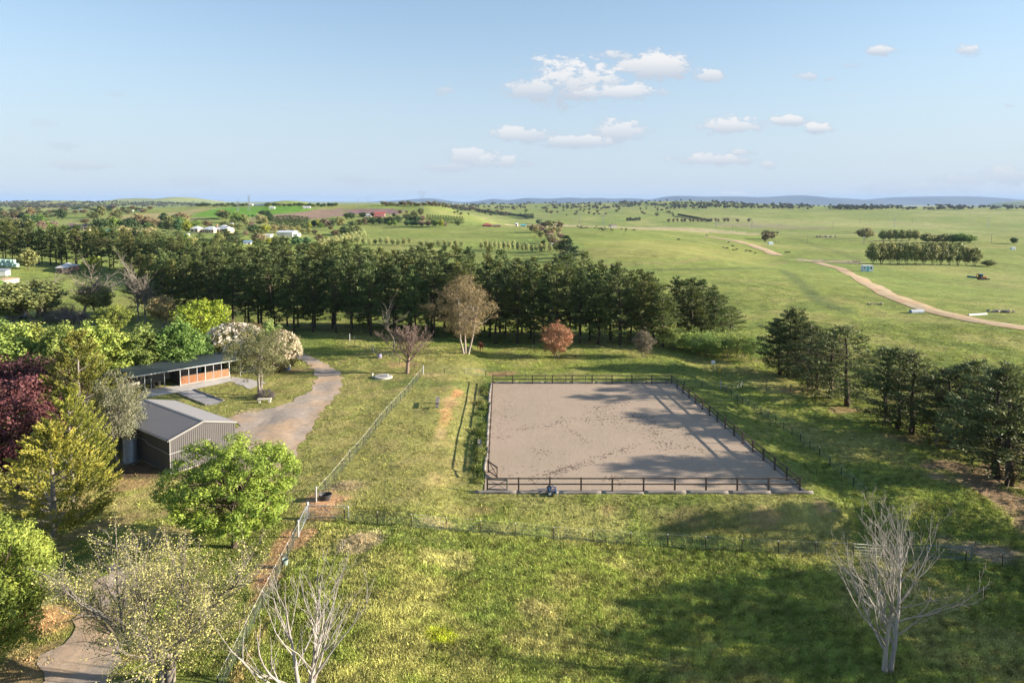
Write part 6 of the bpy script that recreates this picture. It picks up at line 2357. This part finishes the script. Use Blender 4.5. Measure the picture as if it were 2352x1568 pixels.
t, k = bld((176, 529), .08, 'long house with brown hipped roofs and cream walls beyond the pines')
gable_block(t, -36 * k, 6 * k, 0, 11, 7 * k, 9 * k, WC, RBR, hip=1, windows=7)
gable_block(t, 4 * k, 34 * k, -5, 8, 7.5 * k, 8 * k, WC, RBR, hip=1, windows=5)
G().box(-30 * k, -12 * k, -2.5, -2.4, 0, 3.4 * k).build('garden_fence', WW, t)
t, k = bld((480, 535), -.05, 'cream homestead with pale steel hip roofs and solar panels', )
gable_block(t, -38 * k, -20 * k, -4, 5, 10 * k, 6 * k, WC, RWH, hip=1, windows=2, door=False)
gable_block(t, -16 * k, 12 * k, 0, 10, 8 * k, 6.5 * k, WC, RWH, hip=.8, windows=5)
gable_block(t, 10 * k, 42 * k, 1, 13, 8 * k, 10 * k, WC, RWH, hip=1, windows=5)
gable_block(t, 4 * k, 17 * k, -4, 3, 8 * k, 7 * k, WC, RWH, hip=1, windows=2, door=False)
for i in range(7):
    G().add([((20 + i * 2.8) * k, 3.0, 12.0 * k), ((22.4 + i * 2.8) * k, 3.0, 12.0 * k), ((22.4 + i * 2.8) * k, 5.2, 15.0 * k), ((20 + i * 2.8) * k, 5.2, 15.0 * k)], [(0, 1, 2, 3)]).build('solar_panel', SOLAR, t)
G().box(10 * k, 12 * k, 5, 6, 10 * k, 19 * k).build('chimney', PINKW, t)
t, k = bld((655, 543), 0, 'big white steel shed behind the dark pine belt', 'shed', 'white_shed')
gable_block(t, -19 * k, 17 * k, 0, 12, 9 * k, 4 * k, WW, RWH, windows=0)
gable_block(t, 17.4 * k, 27 * k, 1, 9, 5 * k, 2 * k, WW, RWH, windows=0)
G().box(-10 * k, -2 * k, -.08, -.004, 0, 7 * k).build('roller_door', mat('roller_door', (.5, .5, .5), .5, .1, 1), t)
t, k = bld((614, 545), 0.1, 'small open fronted grey white shed left of the big white one', 'shed', 'small_shed')
gable_block(t, -7 * k, 7 * k, 0, 7, 5 * k, 2 * k, WW, RWH, windows=0)
t, k = bld((568, 561), 0.3, 'blue roofed shed just behind the pine tops', 'shed', 'blue_roofed_shed')
gable_block(t, -8 * k, 8 * k, 0, 8, 4 * k, 4 * k, WW, BLUR, windows=2)
t, k = bld((397, 526), .1, 'half hidden pale roof among the trees left of the homestead', 'shed', 'pale_roofed_shed')
gable_block(t, -14 * k, 14 * k, 0, 8, 3 * k, 4 * k, WW, RWH, windows=2)
t, k = bld((254, 534), .1, 'teal roofed garden shelter right of the long brown roofed house', 'shed', 'teal_shelter')
gable_block(t, -9 * k, 9 * k, 0, 6, 4 * k, 3 * k, WW, TEAL, windows=2)
t, k = bld((143, 627), 0.2, 'red brick house half hidden behind the left pines', 'house')
gable_block(t, -12 * k, 10 * k, 0, 10, 12 * k, 9 * k, PINKW, RWH, hip=1, windows=3)
t, k = bld((872, 500), .1, 'white farmhouse with bright red roof and verandah on the hill', 'house')
gable_block(t, -12 * k, 11 * k, 2, 10, 7 * k, 6 * k, WW, RRED, windows=4)
G().add([(-14 * k, -3, 2.8 * k), (13 * k, -3, 2.8 * k), (13 * k, 2, 5 * k), (-14 * k, 2, 5 * k), (-14 * k, -3, 2.6 * k), (13 * k, -3, 2.6 * k), (13 * k, 2, 4.8 * k), (-14 * k, 2, 4.8 * k)],
        [(0, 1, 2, 3), (4, 7, 6, 5), (0, 4, 5, 1), (1, 5, 6, 2), (2, 6, 7, 3), (3, 7, 4, 0)]).build('verandah_roof', RRED, t)
t, k = bld((846, 498), .1, 'low white outbuilding left of the red roofed farmhouse', 'shed', 'white_outbuilding')
gable_block(t, -9 * k, 6 * k, 0, 8, 4 * k, 2 * k, WW, RWH, windows=2)
t, k = bld((1118, 521), 0.05, 'pink brick house with a red roof at the far edge of the middle paddock', 'house')
gable_block(t, -10 * k, 12 * k, 0, 10, 4 * k, 4.5 * k, PINKW, RRED, hip=1, windows=4)
gable_block(t, 14 * k, 32 * k, 2, 8, 2.5 * k, 2 * k, PINKW, RBR, windows=2)
t, k = bld((1202, 521), 0.05, 'teal and white shed between the pink house and the gum line', 'shed', 'teal_shed')
gable_block(t, -5 * k, 6 * k, 0, 8, 3 * k, 3 * k, WW, TEAL, windows=2)
for (x, y, w, l, rf) in [(574, 472, 10, 'white shed, leftmost on the skyline behind the green crop', RWH), (593, 473, 22, 'long white shed with blue grey roof on the skyline', BLUR), (607, 473, 9, 'small white shed right of the long one on the skyline', RWH),
                         (624, 480, 12, 'white open shed above the green crop field', RWH), (704, 479, 16, 'white house on the far hill right of the crop field', RWH), (529, 520, 8, 'pale shed behind the trees right of the homestead', RWH),
                         (322, 485, 14, 'white farm shed in the far left fields', RWH), (139, 478, 8, 'small white house in the far left plain', RWH), (170, 480, 18, 'pink roofed far house in the left plain', RRED), (299, 487, 5, 'tiny white shed in the far left fields', RWH),
                         (1410, 522, 14, 'low dark sheltered yard shed on the valley floor', RBR), (1186, 519, 4, 'white caravan beside the teal shed', RWH), (183, 484, 6, 'white cottage left of centre in the far plain', RWH)]:
    t, k = bld((x, y), random.uniform(-.2, .2), l, 'shed' if 'shed' in l else 'house', 'far_building')
    gable_block(t, -w / 2 * k, w / 2 * k, 0, 8, max(2.2, 2.2 * k), max(1.2, 1.4 * k), WW, rf, windows=3, over=.2)
p = at(430, 543)
t = empty('water_tank', p)
tag(t, 'round white water tank on the grass below the cream homestead', 'water tank')
k = p.y / F
G().lathe([(5.6 * k, 0), (5.6 * k, 6 * k), (5.3 * k, 6.2 * k)], 28).build('wall', WW, t)
G().lathe([(5.7 * k, 6.2 * k), (5.5 * k, 6.6 * k), (.3, 7.4 * k)], 28).build('roof', RWH, t)

# ------------------------------------------------------------------ pylons and poles
LAT = mat('lattice_steel', (.26, .28, .29), .5, .15, .3, metal=.3)


def pylon_mesh(kind):
    g = G()
    r = .28
    lv = [(0, 4.0), (10, 2.9), (19, 2.0), (26, 1.25)] if kind else [(0, 3.0), (12, 1.9), (22, 1.2), (30, 1.0), (36, .9)]
    cs = [(1, 1), (1, -1), (-1, -1), (-1, 1)]
    for (z0, w0), (z1, w1) in zip(lv[:-1], lv[1:]):
        for i, (a, b) in enumerate(cs):
            a2, b2 = cs[(i + 1) % 4]
            g.bar((a * w0, b * w0, z0), (a * w1, b * w1, z1), r)
            g.bar((a * w0, b * w0, z0), (a2 * w1, b2 * w1, z1), r * .55)
            g.bar((a2 * w0, b2 * w0, z0), (a * w1, b * w1, z1), r * .55)
            g.bar((a * w1, b * w1, z1), (a2 * w1, b2 * w1, z1), r * .5)
    if kind:                       # V topped tower
        for s in (-1, 1):
            for b in (-.6, .6):
                g.bar((s * 1.2, b, 26), (s * 6.5, b, 42), r)
                g.bar((s * .4, b, 27), (s * 4.6, b, 42), r * .7)
                g.bar((s * 6.5, b, 42), (s * 6.2, 0, 47), r)
                g.bar((s * 2.4, b, 32), (s * 3.2, b, 31.4), r * .6)
                g.bar((s * 3.4, b, 37), (s * 4.9, b, 37), r * .6)
        for b in (-.6, .6):
            g.bar((-10, b, 42), (10, b, 42), r)
            g.bar((-10, 0, 42.4), (0, b, 43.4), r * .6)
            g.bar((10, 0, 42.4), (0, b, 43.4), r * .6)
        for x in (-9.5, 0, 9.5):
            g.bar((x, 0, 42), (x, 0, 39), .2)
    else:
        for z, w in ((30, 4.2), (33.5, 3.6), (36.5, 3)):
            g.bar((-w, 0, z), (w, 0, z), r)
            g.bar((-w, 0, z), (0, 0, z + 1.6), r * .6)
            g.bar((w, 0, z), (0, 0, z + 1.6), r * .6)
        for s in (-1, 1):
            g.bar((s * .9, 0, 36), (s * 1.8, 0, 42), r)
    return g


PYV, PYS = pylon_mesh(True).mesh('tower', LAT), pylon_mesh(False).mesh('tower', LAT)
arms = G().bar((-6.2, 0, 40.5), (6.2, 0, 40.5), .25).mesh('crossarm', LAT)
for (x, yb, yt, kd, l) in [(547, 501, 458, 0, 'tall lattice pylon in front of the green crop field, left one'), (572, 486, 446, 0, 'lattice pylon on the green crop field, right one'), (969, 482, 437, 1, 'biggest V topped pylon standing over the gum ridge'),
                           (823, 479, 457, 1, 'small V topped pylon on the vineyard crest, left one'), (847, 478, 453, 1, 'small V topped pylon on the vineyard crest, right one'), (1331, 511, 488, 1, 'V topped pylon on the valley floor, left of the pair'),
                           (1386, 519, 490, 1, 'V topped pylon on the valley floor, right of the pair'), (1644, 526, 504, 0, 'slim pylon at the end of the pale field'), (1727, 527, 506, 0, 'slim pylon left of the twin gums'),
                           (2054, 523, 500, 1, 'V topped pylon on the green rise above the second willows'), (2270, 523, 499, 1, 'V topped pylon at the right on the green rise')]:
    p = at(x, yb)
    s = (yb - yt) / F * p.y / 47 if kd else (yb - yt) / F * p.y / 42
    t = empty('pylon', p, .15)
    tag(t, l, 'pylon')
    put('tower', PYV if kd else PYS, t, scale=s)
    if not kd:
        put('crossarm', arms, t, scale=s)


def pole(x, yb, yt, label, arm=True):
    p = at(x, yb)
    h = (yb - yt) / F * p.y
    t = empty('power_pole', p, .3)
    tag(t, label, 'power pole')
    G().tube([(0, 0, -.3), (0, 0, h)], [h * .012 + .05, h * .008 + .04], 8).build('pole', GREYBARK, t)
    if arm:
        G().box(-h * .12, h * .12, -.08, .08, h * .92, h * .95).build('crossarm', GREYBARK, t)


for (x, yb, yt, l) in [(1621, 521, 503, 'white pole in the valley beside the slim pylons'), (1682, 532, 517, 'power pole between the two slim pylons'), (1913, 528, 511, 'power pole right of the twin gums'), (2095, 513, 500, 'faint power pole on the green rise'),
                       (2277, 559, 538, 'wooden pole on the flat left of the single dark tree'), (1855, 558, 540, 'power pole by the creek line right of the twin gums'), (1397, 525, 508, 'power pole beside the yard shed on the valley floor'),
                       (1404, 525, 509, 'second pole beside the yard shed on the valley floor'), (503, 476, 460, 'power pole on the left skyline'), (509, 476, 459, 'power pole right beside the one on the left skyline'),
                       (1975, 515, 500, 'thin pole on the green rise between the pylons')]:
    pole(x, yb, yt, l)
p = at(1984, 564)
h = 22 / F * p.y
t = empty('windmill', p)
tag(t, 'small windmill on a lattice stand left of the willow row', 'windmill')
g = G()
for i, (a, b) in enumerate([(1, 1), (1, -1), (-1, -1), (-1, 1)]):
    g.bar((a * h * .10, b * h * .10, 0), (a * .1, b * .1, h * .88), .10)
    g.bar((a * h * .07, b * h * .07, h * .3), (-a * h * .07 if i % 2 else a * h * .07, b * h * .07 if i % 2 else -b * h * .07, h * .3), .07)
g.build('stand', LAT, t)
g = G()
for i in range(12):
    a = i * math.pi / 6
    g.bar((math.cos(a) * h * .03, -.3, h * .9 + math.sin(a) * h * .03), (math.cos(a) * h * .11, -.34, h * .9 + math.sin(a) * h * .11), .25, .03, (0, 1, 0))
g.build('fan', GALV, t)
G().bar((0, -.3, h * .9), (0, .8, h * .9), .08).box(-.03, .03, .8, 1.5, h * .86, h * .94).build('tail_vane', GALV, t)


# ------------------------------------------------------------------ grass
def in_polys(X, Y, polys):
    m = np.zeros(X.shape, bool)
    for pl in polys:
        m |= poly_mask(pxpoly(pl), X, Y)
    return m


def tuft_mesh(name, seed, blades, h, w, spread, material):
    g = np.random.default_rng(seed)
    V, Fc = [], []
    for i in range(blades):
        a = g.random() * 6.28
        o = np.array([g.normal(0, spread), g.normal(0, spread), -.02])
        d = np.array([math.cos(a), math.sin(a), 0])
        s = np.array([-math.sin(a), math.cos(a), 0]) * w
        hh = h * g.uniform(.6, 1.15)
        lean = g.uniform(.3, 1.2)
        b = len(V)
        V += [o - s, o + s, o + d * lean * hh * .5 + s * .6 + [0, 0, hh * .65], o + d * lean * hh + [0, 0, hh]]
        Fc += [(b, b + 1, b + 2), (b, b + 2, b + 3)]
    return np_mesh(name, np.array(V), np.array(Fc), material)


def grass_mat():
    m = bpy.data.materials.new('grass_blades')
    m.use_nodes = True
    t = m.node_tree
    t.nodes.clear()
    w = NT(t)
    out = w.n('ShaderNodeOutputMaterial')
    a = w.n('ShaderNodeAttribute', attribute_name='tuft', attribute_type='INSTANCER').outputs['Color']
    d = w.n('ShaderNodeBsdfDiffuse')
    w.set(d.inputs[0], a)
    tr = w.n('ShaderNodeBsdfTranslucent')
    w.set(tr.inputs[0], a)
    mx = w.n('ShaderNodeMixShader')
    mx.inputs[0].default_value = .18
    w.l.new(d.outputs[0], mx.inputs[1])
    w.l.new(tr.outputs[0], mx.inputs[2])
    w.l.new(mx.outputs[0], out.inputs[0])
    return m


GRASS = grass_mat()


def grass(name, n, x0, x1, y0, y1, protos, smin, smax, keep, lift=0.0, gain=1.8):
    g = np.random.default_rng(hash(name) % 1000 if False else len(name))
    # more samples near the camera, as the eye sees them
    u = g.random(n)
    Y = 1 / (1 / y0 + (1 / y1 - 1 / y0) * u)
    X = Y * g.uniform(x0, x1, n)
    k = keep(X, Y) & ~in_polys(X, Y, [GRAVEL_PX, DRIVE_PX, SLAB_PX, YARD_PX, PAD_PX])
    XL, XR = arena_x(Y, -1) - .7, arena_x(Y, 1) + .7
    k &= ~((X > XL) & (X < XR) & (Y > AN - .75) & (Y < AF + .7))
    X, Y = X[k], Y[k]
    C = paint(X, Y)
    grassy = ss(.02, .10, C[:, 1] - C[:, 0] * .72)
    k = g.random(len(X)) < np.clip(.12 + grassy, 0, 1)
    X, Y, C = X[k], Y[k], C[k]
    Z = zat_v(X, Y) + lift
    me = bpy.data.meshes.new(name)
    me.vertices.add(len(X))
    me.vertices.foreach_set('co', np.stack([X, Y, Z], 1).astype(np.float32).ravel())
    tone = np.clip(1 + .42 * fbm(X, Y, 1.3, 91, 2) + .25 * fbm(X, Y, 6, 92, 2) + g.normal(0, .20, len(X)), .4, 1.8)
    dry = (g.random(len(X)) < (.14 + .22 * ss(.0, .5, fbm(X, Y, 4, 93, 3))))[:, None]
    C = C * tone[:, None] * gain
    C = np.where(dry, C * .35 + np.array([0.36, 0.33, 0.13]) * .62, C)
    a = me.attributes.new('tuft', 'FLOAT_COLOR', 'POINT')
    a.data.foreach_set('color', np.hstack([C, np.ones((len(C), 1))]).astype(np.float32).ravel())
    a = me.attributes.new('size', 'FLOAT', 'POINT')
    sz = g.uniform(smin, smax, len(X)) * (1 + .35 * fbm(X, Y, 2.2, 94, 2))
    a.data.foreach_set('value', sz.astype(np.float32))
    a = me.attributes.new('turn', 'FLOAT_VECTOR', 'POINT')
    a.data.foreach_set('vector', np.stack([g.normal(0, .12, len(X)), g.normal(0, .12, len(X)), g.random(len(X)) * 6.28], 1).astype(np.float32).ravel())
    a = me.attributes.new('which', 'INT', 'POINT')
    a.data.foreach_set('value', g.integers(0, len(protos), len(X)).astype(np.int32))
    o = put(name, me)
    ng = bpy.data.node_groups.new(name, 'GeometryNodeTree')
    ng.interface.new_socket('Geometry', in_out='INPUT', socket_type='NodeSocketGeometry')
    ng.interface.new_socket('Geometry', in_out='OUTPUT', socket_type='NodeSocketGeometry')
    N, L = ng.nodes, ng.links
    gi, go = N.new('NodeGroupInput'), N.new('NodeGroupOutput')
    iop = N.new('GeometryNodeInstanceOnPoints')
    iop.inputs['Pick Instance'].default_value = True
    m2i = N.new('GeometryNodeGeometryToInstance')
    for p_ in protos:
        oi = N.new('GeometryNodeObjectInfo')
        oi.inputs['Object'].default_value = p_
        oi.transform_space = 'ORIGINAL'
        L.new(oi.outputs['Geometry'], m2i.inputs[0])
    def attr(nm, tp):
        x = N.new('GeometryNodeInputNamedAttribute')
        x.data_type = tp
        x.inputs[0].default_value = nm
        return x.outputs[0]
    L.new(gi.outputs[0], iop.inputs['Points'])
    L.new(m2i.outputs[0], iop.inputs['Instance'])
    L.new(attr('which', 'INT'), iop.inputs['Instance Index'])
    L.new(attr('turn', 'FLOAT_VECTOR'), iop.inputs['Rotation'])
    L.new(attr('size', 'FLOAT'), iop.inputs['Scale'])
    L.new(iop.outputs[0], go.inputs[0])
    md = o.modifiers.new('grass', 'NODES')
    md.node_group = ng
    tag(o, kind='stuff')
    return len(X)


def proto_obj(me):
    """kept in the file for the grass nodes only, not linked to the scene"""
    return bpy.data.objects.new(me.name, me)


T1 = [proto_obj(tuft_mesh('tuft', 600 + i, 12, .15, .016, .10, GRASS)) for i in range(4)]
T1.append(proto_obj(tuft_mesh('weed_tuft', 660, 16, .10, .035, .12, GRASS)))
T2 = [proto_obj(tuft_mesh('short_tuft', 620 + i, 9, .09, .018, .08, GRASS)) for i in range(3)]
lush = lambda X, Y: (X > -13.5) | (Y > 112) | (Y < 52)
tall = lambda X, Y: ((X > -15.5 - (Y - 40) * .04) & (Y < 57)) | (X > 29.5) | (Y > 108) & (X > -36)
n1_ = grass('paddock_grass', 300000, -.80, .80, 34, 150, T1, .6, 1.35, tall)
n2_ = grass('lawn_grass_tufts', 210000, -.80, .80, 36, 125, T2, .7, 1.5, lambda X, Y: ~tall(X, Y), gain=1.5)
def weeds(X, Y):
    wl = arena_x(Y, -1) - X
    return (wl > .2) & (wl < 1.3 + .8 * fbm(X, Y, 5, 95, 2)) & (Y > AN + 2) & (Y < AF)


n3_ = grass('bank_weeds', 30000, -.09, -.01, 60, 102, T1, 1.2, 2.6, weeds, gain=1.3)
print('grass', n1_, n2_, n3_)


# ------------------------------------------------------------------ labels: tell alike things apart by their order
def ordinal(n):
    small = ['', 'first', 'second', 'third', 'fourth', 'fifth', 'sixth', 'seventh', 'eighth', 'ninth', 'tenth', 'eleventh', 'twelfth', 'thirteenth',
             'fourteenth', 'fifteenth', 'sixteenth', 'seventeenth', 'eighteenth', 'nineteenth']
    if n < 20:
        return small[n]
    tens = {2: 'twent', 3: 'thirt', 4: 'fort', 5: 'fift', 6: 'sixt'}[n // 10]
    return tens + 'ieth' if n % 10 == 0 else tens + 'y-' + small[n % 10]


bpy.context.view_layer.update()
_by = {}
for o in scene.objects:
    if o.parent is None and o.get('label'):
        _by.setdefault(o['label'], []).append(o)
for lab, obs in _by.items():
    if len(obs) < 2 or len(obs) > 62:
        continue
    key = (lambda o: -o.location.y) if 'right-hand row' in lab and False else (lambda o: o.location.x / max(o.location.y, 1))
    obs.sort(key=key)
    short = len(lab.split()) <= 12
    for i, o in enumerate(obs):
        if 'group' not in o:
            o['group'] = lab
        if i == 0:
            o['label'] = lab + ', leftmost' + (' of them' if short else '')
        elif i == len(obs) - 1:
            o['label'] = lab + ', rightmost' + (' of them' if short else '')
        else:
            o['label'] = lab + ', ' + ordinal(i + 1) + ' from left'
import re as _re
for o in scene.objects:
    if o.get('label') and len(_re.findall(r"[A-Za-z0-9']+", o['label'])) > 16:
        print('LONG', o.name, o['label'])
